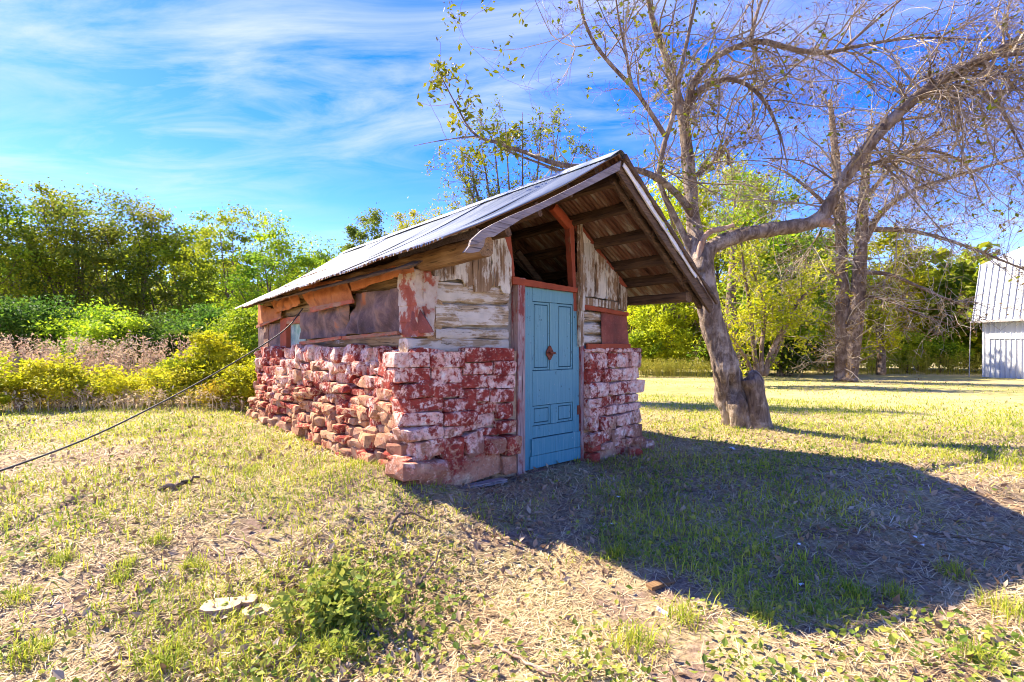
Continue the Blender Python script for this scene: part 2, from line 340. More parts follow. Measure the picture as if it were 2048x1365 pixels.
M['ground'] = b.finish(c, .97, b.math('ADD', n3, b.math('MULTIPLY', n2, .5)), .8, .03, spec=.1)
def blade_mat(name, cols, trans=.25):
    b = NB(name); k = len(cols); n = b.noise(b.coord('World'), 1.1, 2)
    f = b.math('ADD', b.math('MULTIPLY', b.island(), .65), b.math('MULTIPLY', b.rng(n, .3, .7), .35))
    return b.finish(b.ramp(f, [(i/(k-1), c) for i, c in enumerate(cols)]), .6, spec=.2, trans=trans)
M['straw'] = blade_mat('dry_straw', [(.20, .11, .06), (.50, .35, .18), (.76, .60, .34), (.88, .77, .52)], .2)
M['grass'] = blade_mat('green_grass_blades', [(.11, .19, .02), (.30, .38, .035), (.54, .54, .05), (.68, .60, .13)], .42)
M['weed'] = blade_mat('weed_leaves', [(.07, .13, .02), (.17, .25, .035), (.38, .40, .06), (.52, .46, .09)], .4)
M['litter'] = blade_mat('fallen_leaves', [(.13, .075, .045), (.27, .17, .10), (.40, .29, .19), (.52, .42, .30)], .15)
M['plume'] = blade_mat('reddish_seed_heads', [(.42, .24, .15), (.60, .42, .27), (.70, .58, .38)], .35)
M['goldenrod'] = blade_mat('yellow_tall_weeds', [(.18, .22, .03), (.38, .36, .05), (.55, .46, .06)], .3)
b = NB('fresh_cut_wood'); co = b.coord(); M['cut'] = b.finish(b.ramp(b.noise(co, 14, 4), [(.3, (.50, .33, .17)), (.7, (.68, .49, .28))]), .8, b.noise(co, 50, 3), .3, .003)
b = NB('white_paper_scrap'); M['paper'] = b.finish((.8, .8, .8), .7)
b = NB('black_cable_rubber'); co = b.coord(); M['cable'] = b.finish(b.ramp(b.noise(co, 20, 3), [(.3, (.03, .027, .025)), (.7, (.10, .09, .085))]), .6)
b = NB('white_barn_steel'); M['barn'] = b.finish(b.ramp(b.noise(b.coord('World', (1, 1, .3)), 1.5, 5), [(.3, (.68, .69, .70)), (.7, (.80, .80, .80))]), .45, spec=.4)
b = NB('barn_trim'); M['barn_trim'] = b.finish((.42, .38, .36), .6)
b = NB('barn_roof_steel'); M['barn_roof'] = b.finish(b.ramp(b.noise(b.coord('World', (1, 1, .4)), 1.2, 5), [(.3, (.46, .48, .52)), (.7, (.60, .61, .63))]), .4, spec=.5)

# ------------------------------------------------------------------ ground
APPLE = np.array([4.02, 8.3])
def gz(x, y):
    x = np.asarray(x, float); y = np.asarray(y, float)
    t = (x-SO[0])*D1[0]+(y-SO[1])*D1[1]; u = (x-SO[0])*D2[0]+(y-SO[1])*D2[1]
    z = .21*sstep(-.7, -1.7, t)*sstep(-1.6, .6, u)+.10*np.exp(-((t+1.5)**2+(u+.1)**2)/.5)
    z = z+.07*np.exp(-((x-APPLE[0])**2+(y-APPLE[1])**2)/1.2)
    z = z-.012*np.maximum(0, y-9)-.004*np.maximum(0, -x-6)*(y > 0)
    z = z-.15*sstep(4.6, 2.7, y)+.10*sstep(1.6, 4.2, x)*sstep(7.2, 5.0, y)
    r = np.hypot(x, y); k = 1/(1+(r/14)**2)
    p = np.stack([x, y, 0*x], -1)
    return z+.05*fbm(p*.8, 3, 2)*k+.022*fbm(p*4.2, 9, 3)*k-.02
def gpt(px, py, lift=0.0):
    Y = FOC*CAMZ/(py-HY)
    for _ in range(12): Y = .5*Y+.5*FOC*(CAMZ-lift-float(gz((px-CX)/FOC*Y, Y)))/(py-HY)
    return at(px, py, Y)
def build_ground():
    def axis(lo, hi, step, far, k=1.13):
        a = list(np.arange(lo, hi, step)); s = step; v = hi; up = []
        while v < far: up.append(v); s *= k; v += s
        s = step; v = lo; dn = []
        while v > -far: s *= k; v -= s; dn.append(v)
        return np.array(dn[::-1]+a+up)
    xs = axis(-5.5, 6.5, .055, 900); ys = axis(1.2, 9.5, .055, 900)
    ys = ys[ys > -300]
    X, Y = np.meshgrid(xs, ys); Z = gz(X, Y); V = np.stack([X, Y, Z], -1).reshape(-1, 3)
    nx = len(xs); i, j = np.meshgrid(np.arange(len(ys)-1), np.arange(nx-1), indexing='ij'); q = (i*nx+j).ravel()
    F = np.stack([q, q+1, q+nx+1, q+nx], -1)
    return tag(link('ground', make_mesh('ground', V, F, M['ground'], True)), kind='structure')
build_ground()

# ------------------------------------------------------------------ shed: shapes in shed axes
rg = np.random.default_rng(7)
shed = thing('stone_shed', 'low red stone and log shed with tin roof and turquoise door', 'shed', (SO[0], SO[1], 0), math.atan2(D1[1], D1[0]))
def part(name, V, F, mat, parent=shed, **kw): return link(name, make_mesh(name, V, F, mat, **kw), parent)
BOXF = np.array([[0, 2, 3, 1], [4, 5, 7, 6], [0, 1, 5, 4], [2, 6, 7, 3], [0, 4, 6, 2], [1, 3, 7, 5]])
def bx(name, a, b, mat, parent=shed, j=0.0):
    V = np.array([[(a, b)[i][0], (a, b)[k][1], (a, b)[l][2]] for l in (0, 1) for k in (0, 1) for i in (0, 1)], float)
    V = V[[0, 1, 2, 3, 4, 5, 6, 7]]
    if j: V = V+rg.normal(0, j, V.shape)
    F = np.array([[0, 2, 3, 1], [4, 5, 7, 6], [0, 1, 5, 4], [2, 6, 7, 3], [0, 4, 6, 2], [1, 3, 7, 5]])
    return part(name, V, F, mat, parent)
def beam(name, p0, p1, w, h, mat, parent=shed, n=14, rough=.006, roundness=5, up=(0, 0, 1), k=16, taper=1.0, bow=0.0):
    """hewn timber between two points, section w across x h high, softened and uneven"""
    p0, p1 = np.array(p0, float), np.array(p1, float); d = p1-p0; L = np.linalg.norm(d); d /= L
    if abs(d @ np.array(up, float)) > .98: up = (0, 1, 0)
    s = np.cross(d, up); s /= np.linalg.norm(s); q = np.cross(s, d)
    a = np.arange(k)*2*np.pi/k+np.pi/k; c, sn = np.cos(a), np.sin(a); m = (np.abs(c)**roundness+np.abs(sn)**roundness)**(-1/roundness)
    f = np.linspace(0, 1, n); sc = 1+(taper-1)*f
    V = p0+f[:, None, None]*d*L+sc[:, None, None]*((c*m*w/2)[None, :, None]*s+(sn*m*h/2)[None, :, None]*q)
    V = V-bow*(np.sin(f*np.pi))[:, None, None]*np.array([0, 0, 1.])
    nn = fbm(V*np.array([9, 9, 9])/1.5+rg.uniform(0, 50), 5, 3)
    rad = (c[:, None]*s+sn[:, None]*q)[None]
    V = V+rad*nn[..., None]*rough*2
    base = (np.arange(n-1)*k)[:, None]; jj = np.arange(k)[None]; j2 = (jj+1) % k
    F = [list(r) for r in np.stack([base+jj, base+j2, base+k+j2, base+k+jj], -1).reshape(-1, 4)]
    F += [list(range(k))[::-1], list(range((n-1)*k, n*k))]
    return part(name, V.reshape(-1, 3), F, mat, parent, sharp=40)
def outline(pts, step=.04, jit=.004):
    p = np.asarray(pts, float); o = []
    for a, c in zip(p, np.roll(p, -1, 0)):
        n = max(1, int(np.linalg.norm(c-a)/step))
        for i in range(n):
            q = a+(c-a)*i/n; o.append(q+(rg.normal(0, jit, 2) if i else rg.normal(0, jit*.4, 2)))
    return np.array(o)
def slab(name, pts, plane, at_, thick, mat, parent=shed, step=.04, jit=.004):
    """board cut to an outline in the plane u = at_ (pts are t,z) or t = at_ (pts are u,z), standing proud towards the viewer"""
    if name == 'gable_board': pts = np.array(pts); pts = pts+(pts.mean(0)-pts)*np.array([.035, .008])
    o = outline(pts, step, jit); n = len(o)
    if plane == 'u': A = np.stack([o[:, 0], np.full(n, at_), o[:, 1]], -1); Bv = A-[0, thick, 0]
    else: A = np.stack([np.full(n, at_), o[:, 0], o[:, 1]], -1); Bv = A-[thick, 0, 0]
    F = [list(range(n)), list(range(2*n-1, n-1, -1))]+[[i, n+i, n+(i+1) % n, (i+1) % n] for i in range(n)]
    o_ = part(name, np.vstack([A, Bv]), F, mat, parent)
    return o_
def pu(crop, pts, u): return [on_u(*crop(x, y), u) for x, y in pts]
def pt(crop, pts, t): return [on_t(*crop(x, y), t) for x, y in pts]

# cube with n x n faces, projected to a rounded block, chipped by random planes
def _cube(n):
    g = np.linspace(-1, 1, n+1); V = []; F = []; idx = {}
    def vid(p):
        k = tuple(np.round(p, 5))
        if k not in idx: idx[k] = len(V); V.append(p)
        return idx[k]
    for ax in range(3):
        for sgn in (-1, 1):
            for i in range(n):
                for j in range(n):
                    q = []
                    for a, b_ in ((0, 0), (1, 0), (1, 1), (0, 1)):
                        p = np.zeros(3); p[ax] = sgn; p[(ax+1) % 3] = g[i+a]; p[(ax+2) % 3] = g[j+b_]; q.append(vid(p))
                    F.append(q if sgn > 0 else q[::-1])
    return np.array(V), np.array(F)
CUBE_V, CUBE_F = _cube(6)
def stone(name, c, size, mat, parent, chip=.4, jit=.05, yaw=0, tilt=0):
    """broken block: the hull of a box whose corners are knocked off unevenly"""
    c = np.array(c, float); h = np.array(size, float)/2; P = []
    for sx in (-1, 1):
        for sy in (-1, 1):
            for sz in (-1, 1):
                q = rg.uniform(.12*chip, chip, 3)*(2.0 if rg.random() < .15 else 1); sg = np.array([sx, sy, sz])
                for a in range(3): v = sg.astype(float); v[a] *= 1-q[a]; P.append(v)
    P = np.array(P); P = np.vstack([P, rg.uniform(-.7, .7, (5, 3))*[1, 0, 1]+[0, -1.02, 0], rg.uniform(-.7, .7, (5, 3))*[0, 1, 1]+[-1.02, 0, 0]])
    P = P*(1+rg.normal(0, jit, P.shape))*h
    cy, sy = math.cos(yaw), math.sin(yaw); P = P@np.array([[cy, sy, 0], [-sy, cy, 0], [0, 0, 1]])
    ct, s_ = math.cos(tilt), math.sin(tilt); P = P@np.array([[ct, 0, s_], [0, 1, 0], [-s_, 0, ct]])+c
    bm = bmesh.new()
    for v in P: bm.verts.new(v)
    r = bmesh.ops.convex_hull(bm, input=bm.verts[:]); bmesh.ops.delete(bm, geom=list({g for g in r['geom_interior']+r['geom_unused'] if isinstance(g, bmesh.types.BMVert)}), context='VERTS')
    me = bpy.data.meshes.new(name); bm.to_mesh(me); bm.free(); me.materials.append(mat)
    return link(name, me, parent)

T0, T1, UB = -1.30, 2.02, 5.2           # stone walls' outer faces
STOP = 1.34                              # top of the stonework
# --- front stone wall, left of the door: each stone measured from the photograph
def rough_box(name, a, b, mat, parent, n=10, amp=.02):
    V = CUBE_V.copy(); a = np.array(a, float); b = np.array(b, float); P = (a+b)/2+V*(b-a)/2
    P = P+amp*np.stack([fbm(P*4+9*q, 31+q, 3) for q in range(3)], -1)
    return part(name, P, CUBE_F, mat, parent, sharp=40)
wf = rough_box('stone_wall', (-1.30, -.045, -.15), (-.10, .30, STOP-.03), M['mortar_front'], shed)
FR = [(1040, 235, 1300, 350, .02), (1300, 230, 1545, 350, .03), (1050, 350, 1310, 462, .025), (1310, 345, 1535, 462, .02), (1545, 200, 1740, 310, .03), (1735, 205, 1915, 300, .02), (1550, 310, 1760, 400, .02), (1760, 300, 1918, 405, .03),
      (1105, 460, 1320, 568, .045), (1322, 462, 1522, 566, .03), (1530, 400, 1720, 500, .02), (1720, 400, 1915, 500, .03), (1526, 500, 1730, 600, .03), (1735, 500, 1912, 602, .02), (1105, 568, 1390, 672, .035), (1392, 570, 1640, 668, .03), (1642, 602, 1800, 690, -.01),
      (1098, 672, 1385, 772, .05), (1388, 666, 1622, 770, .06), (1640, 690, 1790, 790, -.02), (1800, 604, 1902, 724, .03), (1085, 776, 1366, 866, .075), (1366, 771, 1512, 850, .06), (1516, 736, 1642, 806, .03), (1800, 733, 1906, 822, .05), (1660, 790, 1800, 845, .0),
      (1130, 868, 1368, 986, .085), (1370, 846, 1532, 1030, .06), (1524, 812, 1672, 992, .05), (1676, 848, 1822, 968, .07), (1824, 838, 1922, 972, .09), (1050, 976, 1275, 1034, .09), (1005, 1012, 1362, 1132, .14), (1340, 972, 1812, 1184, .05), (1815, 980, 1912, 1118, .06), (1452, 960, 1530, 1020, .02), (1060, 1115, 1345, 1225, .10)]
for (x0, y0, x1, y1, pr) in FR:
    a = on_u(*c2(x0, y1), -.08); q = on_u(*c2(x1, y0), -.08)
    y1b = min(y1, 1225); w, hgt = q[0]-a[0], 0
    zc = (on_u(*c2((x0+x1)/2, y1), -.08)[1]+on_u(*c2((x0+x1)/2, y0), -.08)[1])/2
    hh = on_u(*c2((x0+x1)/2, y0), -.08)[1]-on_u(*c2((x0+x1)/2, y1), -.08)[1]
    flat = y1 < 690
    stone('stone', ((a[0]+q[0])/2, .04-pr*1.5-rg.uniform(0, .025), zc), (w*.955, .24, hh*.93), M['stone_front'], wf, .26 if flat else .50, .035 if flat else .07, yaw=rg.normal(0, .04 if flat else .08), tilt=rg.normal(0, .03 if flat else .06))
# --- right of the door
wr_ = rough_box('stone_wall', (.98, -.04, -.15), (T1-.03, .30, STOP-.02), M['mortar_front'], shed)
z = -.10
while z < STOP-.05:
    h = rg.uniform(.08, .20); h = min(h, STOP-z) if STOP-z-h > .05 else STOP-z
    t = .99
    while t < T1+.02:
        w = rg.uniform(.10, .42)
        if T1-t-w < .10: w = T1-t+rg.uniform(.0, .14)*(1.2 if z < .95 else .15)
        low = sstep(.9, 0, z)
        stone('stone', (t+w/2, .05-rg.uniform(.0, .075)-.05*low, z+h/2), (w*.95, .26, h*rg.uniform(.8, 1.02)), M['stone_right'], wr_, .46, .07, yaw=rg.normal(0, .07), tilt=rg.normal(0, .08))
        t += w
        if w > T1: break
    z += h
# --- left wall: rough courses that lean out towards the ground
wl = rough_box('stone_wall', (-1.20, -.03, -.10), (-.98, UB, STOP-.04), M['mortar'], shed)
_c = np.empty(len(wl.data.vertices)*3, np.float32); wl.data.vertices.foreach_get('co', _c); _c = _c.reshape(-1, 3)
_c[:, 0] -= np.where(_c[:, 0] < -1.09, .17*np.clip(1-_c[:, 2]/STOP, 0, 1.1)**1.3, 0); wl.data.vertices.foreach_set('co', _c.ravel()); wl.data.update()
z = -.02; row = 0
while z < STOP-.04:
    h = rg.uniform(.078, .15); h = STOP-z if STOP-z-h < .07 else h
    u = -.10+rg.uniform(-.03, .03)
    while u < UB:
        w = .10+.27*rg.random()**1.4; w = min(w, max(.12, UB-u))
        bat = .18*(1-z/STOP)**1.3+rg.uniform(-.04, .065); bat += .03*math.sin(u*1.7+z*3)
        hz = h*rg.uniform(.7, 1.3)
        g0 = float(gz(*shed_to_world(-1.5, u, 0)[:2]))
        if z+h > g0-.06:
            stone('stone', (-1.17-bat, u+w/2, z+h/2+rg.uniform(-.015, .015)), (.30, w*rg.uniform(.95, 1.08), hz), M['stone_left'], wl, .58, .10, yaw=rg.normal(0, .14), tilt=rg.normal(0, .10))
        u += w
    z += h; row += 1
# far and right walls, seen only through the gable opening
rough_box('back_wall', (-1.25, UB-.25, -.1), (T1, UB, 2.0), M['mortar'], shed)
rough_box('right_wall', (T1-.25, .3, -.1), (T1, UB-.25, 2.05), M['mortar'], shed)
gb = slab('back_gable', [(-1.2, 2.0), (2.0, 2.0), (2.0, 2.2), (.35, 3.08), (-1.2, 2.15)], 'u', UB, .05, M['dark_wood_x'])

# --- log walling above the stone, left of the door
for (ya, yb, w_, dy) in ((640, 838, 1.0, 25), (848, 1062, 1.0, 10), (1076, 1178, 1.0, 4), (1168, 1296, 1.0, 0)):
    xl = 330 if ya < 1160 else 75
    a = on_u(*c4(xl, (ya+yb)/2), -.02); q = on_u(*c4(985, (ya+yb)/2+dy), -.02)
    hgt = on_u(*c4(650, ya), -.02)[1]-on_u(*c4(650, yb), -.02)[1]
    beam('log', (a[0]-.01, .055, a[1]), (q[0], .055, q[1]), .17, hgt*.97, M['log_white'], rough=.012, roundness=4.5, n=26, k=20)
bx('chinking', (-1.16, .04, STOP-.02), (-.10, .13, 2.19), M['chink'])
for k_, (ya, yb) in enumerate(((560, 700), (720, 850), (870, 1000), (1010, 1130))):        # log ends of the side wall at the corner
    a = on_u(*c4(215+8*k_, (ya+yb)/2), -.04)
    stone('log_end', (a[0]-.02, .10, a[1]), (.17, .34, .17), M['plaster'], shed, .4, .03)
slab('corner_plaster', pu(c4, [(130, 600), (250, 575), (345, 600), (335, 700), (325, 850), (305, 1000), (310, 1110), (270, 1110), (150, 1040), (140, 900), (130, 780)], -.06), 'u', -.06, .02, M['plaster'], jit=.01)
# gable boards left of the opening
for pts, th, u in ([[(275, 470), (470, 440), (478, 640), (340, 650), (290, 600)], .022, -.035], [[(455, 400), (640, 380), (665, 690), (590, 702), (560, 640), (480, 640)], .024, -.03],
                   [[(640, 360), (810, 330), (832, 700), (800, 745), (670, 748), (655, 640)], .024, -.034], [[(800, 180), (920, 200), (1000, 420), (1008, 600), (1000, 770), (925, 765), (905, 690), (835, 700)], .024, -.036],
                   [[(450, 215), (615, 160), (635, 280), (450, 330)], .022, -.03], [[(615, 150), (765, 90), (768, 260), (640, 290)], .022, -.036]):
    slab('gable_board', pu(c4, pts, u), 'u', u, th, M['board_gable'], jit=.006)
# gable boards right of the opening
for pts, th, u in ([[(733, 640), (755, 640), (775, 1300), (742, 1300)], .05, -.05], [[(755, 680), (830, 770), (830, 800), (757, 800)], .02, -.03], [[(772, 780), (858, 795), (868, 1190), (778, 1190)], .022, -.034],
                   [[(862, 835), (950, 915), (950, 1210), (870, 1195)], .022, -.030], [[(952, 935), (1048, 1040), (1036, 1225), (952, 1210)], .022, -.035], [[(1050, 1090), (1110, 1140), (1106, 1305), (1040, 1280)], .022, -.031],
                   [[(778, 1195), (1038, 1232), (1040, 1295), (778, 1250)], .028, -.045]):
    slab('gable_board', pu(c3, pts, u), 'u', u, th, M['board_gable'], jit=.005)
slab('red_trim', pu(c3, [(700, 640), (760, 650), (1110, 1115), (1090, 1120), (1040, 1075), (930, 930), (790, 800), (740, 720)], -.02), 'u', -.02, .02, M['red_wood_z'])
slab('red_batten', pu(c3, [(775, 1250), (1115, 1312), (1112, 1338), (775, 1285)], -.055), 'u', -.055, .03, M['red_wood_x'], jit=.002)
slab('red_batten', pu(c5, [(622, 480), (902, 482), (903, 520), (625, 515)], -.06), 'u', -.06, .03, M['red_wood_x'], jit=.002)
for k_, (ya, yb) in enumerate(((262, 335), (338, 418), (420, 480))):
    a = on_u(*c5(600, (ya+yb)/2), -.02); q = on_u(*c5(880, (ya+yb)/2+10), -.02); hgt = on_u(*c5(680, ya), -.02)[1]-on_u(*c5(680, yb), -.02)[1]
    beam('log', (a[0], .06, a[1]), (q[0], .06, q[1]), .17, hgt*.95, M['log_white'], rough=.013, roundness=3.5, n=20)
bx('chinking', (1.05, .05, STOP-.02), (T1-.06, .13, 2.0), M['chink'])
def sheet(name, corners, plane, at_, mat, parent=shed, nx=26, ny=14, amp=.03, ragged=.012, seed=0, bulge=.02, fq=5.0):
    """hanging felt: four corners (a,z) in a wall plane, creased and ragged; real thickness of 3 mm"""
    c = np.asarray(corners, float); f, g = np.meshgrid(np.linspace(0, 1, nx), np.linspace(0, 1, ny))
    P = (c[0]*(1-f[..., None])+c[1]*f[..., None])*(1-g[..., None])+(c[3]*(1-f[..., None])+c[2]*f[..., None])*g[..., None]
    e = (np.minimum(np.minimum(f, 1-f), np.minimum(g, 1-g)) < .001)
    q3 = np.stack([P[..., 0]*fq, P[..., 1]*fq, P[..., 0]*0+seed*3.7], -1)
    off = amp*(fbm(q3, seed, 3)+.6*np.abs(vn(q3*1.3+4, seed+5))-.2)+bulge*np.sin(np.pi*f)*np.sin(np.pi*g)
    P = P+e[..., None]*ragged*np.stack([fbm(q3*2.5, seed+9, 2), fbm(q3*2.5+7, seed+11, 2)], -1)
    d = at_-off
    A = np.stack([P[..., 0], d, P[..., 1]], -1) if plane == 'u' else np.stack([d, P[..., 0], P[..., 1]], -1)
    A = A.reshape(-1, 3); n = len(A); ax = 1 if plane == 'u' else 0; Bk = A.copy(); Bk[:, ax] += .004
    i, j = np.meshgrid(np.arange(ny-1), np.arange(nx-1), indexing='ij'); q = (i*nx+j).ravel()
    F = np.stack([q, q+1, q+nx+1, q+nx], -1); F2 = F[:, ::-1]+n
    return part(name, np.vstack([A, Bk]), np.vstack([F, F2]), mat, parent, smooth=True)
sheet('felt_sheet', pu(c5, [(722, 275), (890, 300), (905, 490), (730, 485)], -.05), 'u', -.05, M['felt_red'], seed=3, amp=.012)

# --- door frame, lintel, gable opening
Jl0 = on_u(*c5(128, 50), -.02)
bx('door_jamb', (-.105, -.075, -.10), (-.005, .10, 2.10), M['jamb'], j=.004)
bx('door_jamb', (.925, -.06, -.10), (.985, .10, 1.97), M['jamb'], j=.004)
slab('lintel', pu(c5, [(150, 42), (192, 48), (192, 55), (570, 118), (568, 148), (190, 98), (150, 92)], -.085), 'u', -.0, .085, M['red_wood_x'], jit=.002)
slab('opening_post', pu(c4, [(825, 85), (980, 35), (1010, 250), (1048, 600), (1012, 602), (995, 480), (930, 260)], -.03), 'u', .03, .06, M['red_wood_z'], jit=.003)
slab('opening_post', pu(c3, [(680, 615), (718, 600), (722, 760), (735, 1120), (740, 1300), (716, 1300), (712, 1100), (690, 780)], -.05), 'u', .04, .08, M['red_wood_z'], jit=.003)
slab('door_post', pu(c5, [(572, 20), (600, 10), (608, 490), (582, 500)], -.07), 'u', .03, .11, M['board_gable'], jit=.003)
bx('threshold_stone', (.05, -.12, -.12), (.85, .10, -.015), M['mortar'], j=.01)
# --- the door, slightly recessed panels on a slab
DW, DH, DY = .914, 2.03, -.02
door = bx('door', (.004, DY, .0), (.004+DW, DY+.03, DH), M['door_dark'])
def dbx(name, x0, x1, f0, f1, y0, y1, mat=None, j=.0006): return bx(name, (.004+x0*DW, DY-y1, DH*(1-f1)), (.004+x1*DW, DY-y0, DH*(1-f0)), mat or M['door_blue'], door, j)
dbx('stile', .0, .155, .0, 1.0, .002, .016); dbx('stile', .885, 1.0, .0, .985, .002, .016)
dbx('rail', .158, .882, .0, .082, .002, .0155); dbx('mullion', .455, .585, .085, .462, .002, .0155)
dbx('rail', .158, .882, .465, .655, .002, .0158); dbx('mullion', .47, .58, .658, .765, .002, .0155)
dbx('rail', .158, .882, .768, .83, .002, .0155)
for x0, x1, f0, f1 in ((.158, .452, .085, .462), (.588, .882, .085, .462), (.158, .467, .658, .765), (.583, .882, .658, .765)):
    sy = .45 if f1 > .5 else .14; w, h = x1-x0, f1-f0; m = .028; mh = m*DW/DH
    dbx('moulding', x0+.004, x0+m, f0+.002, f1-.002, .002, .009); dbx('moulding', x1-m, x1-.004, f0+.002, f1-.002, .002, .009)
    dbx('moulding', x0+m+.002, x1-m-.002, f0+.002, f0+mh, .002, .009); dbx('moulding', x0+m+.002, x1-m-.002, f1-mh, f1-.002, .002, .009)
    g = .058; gh = g*DW/DH; dbx('panel', x0+m+.012, x1-m-.012, f0+mh+.006, f1-mh-.006, .002, .0075)
dbx('kick_board', .125, 1.01, .835, .925, .017, .034); dbx('kick_board', .10, 1.01, .928, .995, .017, .036)
# rusty twist bell between the tall panels
cx_, cz_ = on_u(*c5(388, 540), -.04); a = np.linspace(0, 2*np.pi, 21)[:-1]
ol = [(cx_+math.sin(q)*.052*(1+.12*math.cos(4*q)), cz_+math.cos(q)*.075*(1+.12*math.cos(4*q))) for q in a]
bell = slab('bell_plate', ol, 'u', DY-.0155, .012, M['rust'], door, .05, 0)
beam('bell_key', (cx_-.005, DY-.025, cz_), (cx_-.005, DY-.06, cz_), .02, .02, M['rust'], bell, 4, 0); beam('bell_key', (cx_-.03, DY-.06, cz_), (cx_+.05, DY-.062, cz_-.004), .014, .026, M['rust'], bell, 5, 0)
for f in (.2, .68): dbx('hinge', .965, 1.02, f, f+.055, .0165, .024, M['rust'], .001)
lx, lz = on_u(*c5(196, 685), -.04)
lk = slab('latch', [(lx-.04, lz-.02), (lx+.02, lz-.02), (lx+.03, lz+.01), (lx, lz+.035), (lx-.035, lz+.02)], 'u', DY-.0165, .02, M['rust'], door, .05, 0)
beam('padlock', (lx-.03, DY-.05, lz-.05), (lx-.03, DY-.05, lz-.008), .03, .018, M['steel'], lk, 4, 0)
for dz in (-.12, -.16, -.20): beam('keyhole_plate', (lx+.012, DY-.014, lz+dz), (lx+.012, DY-.021, lz+dz), .008, .02, M['door_dark'], door, 3, 0)

# --- roof
TR, ZR, KL, KR = .35, 3.25, .618, .562
def kl(u): return (3.25-(2.13-.020*(u+.75)))/1.99
def rz(t): return ZR-(KL*(TR-t) if t < TR else KR*(t-TR))
def tin(side, u0, u1, te0, te1, seed, lift=0., jag=.012, uf0=None):
    r = np.random.default_rng(seed); nu = int((u1-u0)/.0085); ns = 14
    uu = np.linspace(u0, u1, nu); f = np.linspace(0, 1, ns); U, Fg = np.meshgrid(uu, f)
    te = te0+(te1-te0)*(U-u0)/(u1-u0)+jag*fbm(np.stack([U*14, U*0+seed, U*0], -1), seed, 3)
    T = TR+(te-TR)*Fg; k = kl(U) if side < 0 else KR
    Z = ZR-k*np.abs(T-TR)+.011*np.sin(U*2*np.pi/.06)+lift
    Z = Z-.045*np.sin(np.pi*np.clip(Fg, 0, 1))*(1 if side < 0 else .4)+.015*fbm(np.stack([U*1.3, T*1.3, U*0+seed], -1), 4, 2)+.02*np.maximum(0, Fg-.85)*r.uniform(-1, 1)
    if uf0 is not None: U = U+(uf0*(1-sstep(0, .62, U-u0)))*Fg      # front edge drawn back towards the eave
    A = np.stack([T, U, Z], -1).reshape(-1, 3); Bk = A-[0, 0, .004]; n = len(A)
    i, j = np.meshgrid(np.arange(ns-1), np.arange(nu-1), indexing='ij'); q = (i*nu+j).ravel(); F = np.stack([q, q+1, q+nu+1, q+nu], -1)
    if side > 0: F = F[:, ::-1]
    F = F[:, ::-1] if side < 0 else F[:, ::-1]
    return part('roof_sheet', np.vstack([A, Bk]), np.vstack([F, F[:, ::-1]+n]), [M['tin'], M['tin_under']], smooth=True, midx=np.r_[np.zeros(len(F)), np.ones(len(F))])
us = np.linspace(-1.05, 5.5, 11)
for i in range(10):
    u0, u1 = us[i], us[i+1]+.04
    e0 = -1.64+rg.uniform(-.02, .02); e1 = e0+rg.uniform(-.015, .015)
    if i == 0: e0, e1 = -1.58, -1.62
    tin(-1, u0, u1, e0, e1, 100+i, .004*(i % 2), .022 if i < 5 else .01, .16 if i == 0 else None)
    tin(1, u0, u1, 2.62+rg.uniform(-.02, .02), 2.62, 200+i, .004*(i % 2), .012, .2 if i == 0 else None)
# ridge cap bent over the peak
nu = 60; uu = np.linspace(-1.08, 5.52, nu); V = []
for u in uu:
    w = .012*math.sin(u*3); V += [(TR-.17, u, rz(TR-.17)+.022+w*.3), (TR-.02, u, ZR+.022), (TR+.02, u, ZR+.022), (TR+.16, u, rz(TR+.16)+.022)]
F = [[i*4+j, i*4+j+1, i*4+j+5, i*4+j+4] for i in range(nu-1) for j in range(3)]
o = part('ridge_cap', V, np.array(F), M['tin']); o.modifiers.new('thickness', 'SOLIDIFY').thickness = .004
# purlins (run front to back under the tin)
for t in (.50, .84, 1.24, 1.66, 1.99): beam('purlin', (t, -.93+.03*t, rz(t)-.105), (t, UB, rz(t)-.105), .06, .15, M['dark_wood_y'], n=40, rough=.009, up=(KR, 0, 1))
beam('eave_plate', (2.12, -.80, 1.98), (2.10, UB, 2.06), .14, .12, M['dark_wood_y'], n=40, rough=.012)
for t in (.18, -.22, -.62, -.98): beam('purlin', (t, -.92, rz(t)-.103), (t, UB, rz(t)-.10), .055, .13, M['dark_wood_y'], n=40, rough=.008, up=(-KL, 0, 1))
a = on_u(*c4(790, 320), -1.0); beam('eave_plate', (a[0]+.0, -1.0, a[1]-.01), (-1.20, UB, 2.12), .13, .155, M['brown_beam'], n=50, rough=.010, roundness=6)
a = on_u(*c4(700, 205), -.70); beam('broken_lath', (a[0], -.72, a[1]), (a[0]-.02, .6, a[1]-.02), .03, .06, M['grey_board'], n=12, rough=.01)
# rafters over the gable wall, and a diagonal brace inside
p0 = on_u(*c3(560, 505), -.02); p1 = on_u(*c3(690, 660), -.02); beam('rafter', (p0[0], .0, p0[1]), (p1[0], .0, p1[1]), .09, .11, M['red_wood_x'], rough=.004, n=8)
for u in (1.3, 2.6, 3.9):
    for k_ in (-1, 1): beam('rafter', (TR, u, ZR-.22), (TR+k_*1.5, u, rz(TR+k_*1.5)-.23), .05, .1, M['dark_wood_x'], n=10)
p0 = on_u(*c3(280, 850), .9); p1 = on_u(*c3(480, 1070), .9); beam('brace', (p0[0], .9, p0[1]), (p1[0]+.2, .9, p1[1]-.25), .06, .09, M['dark_wood_x'], n=10)
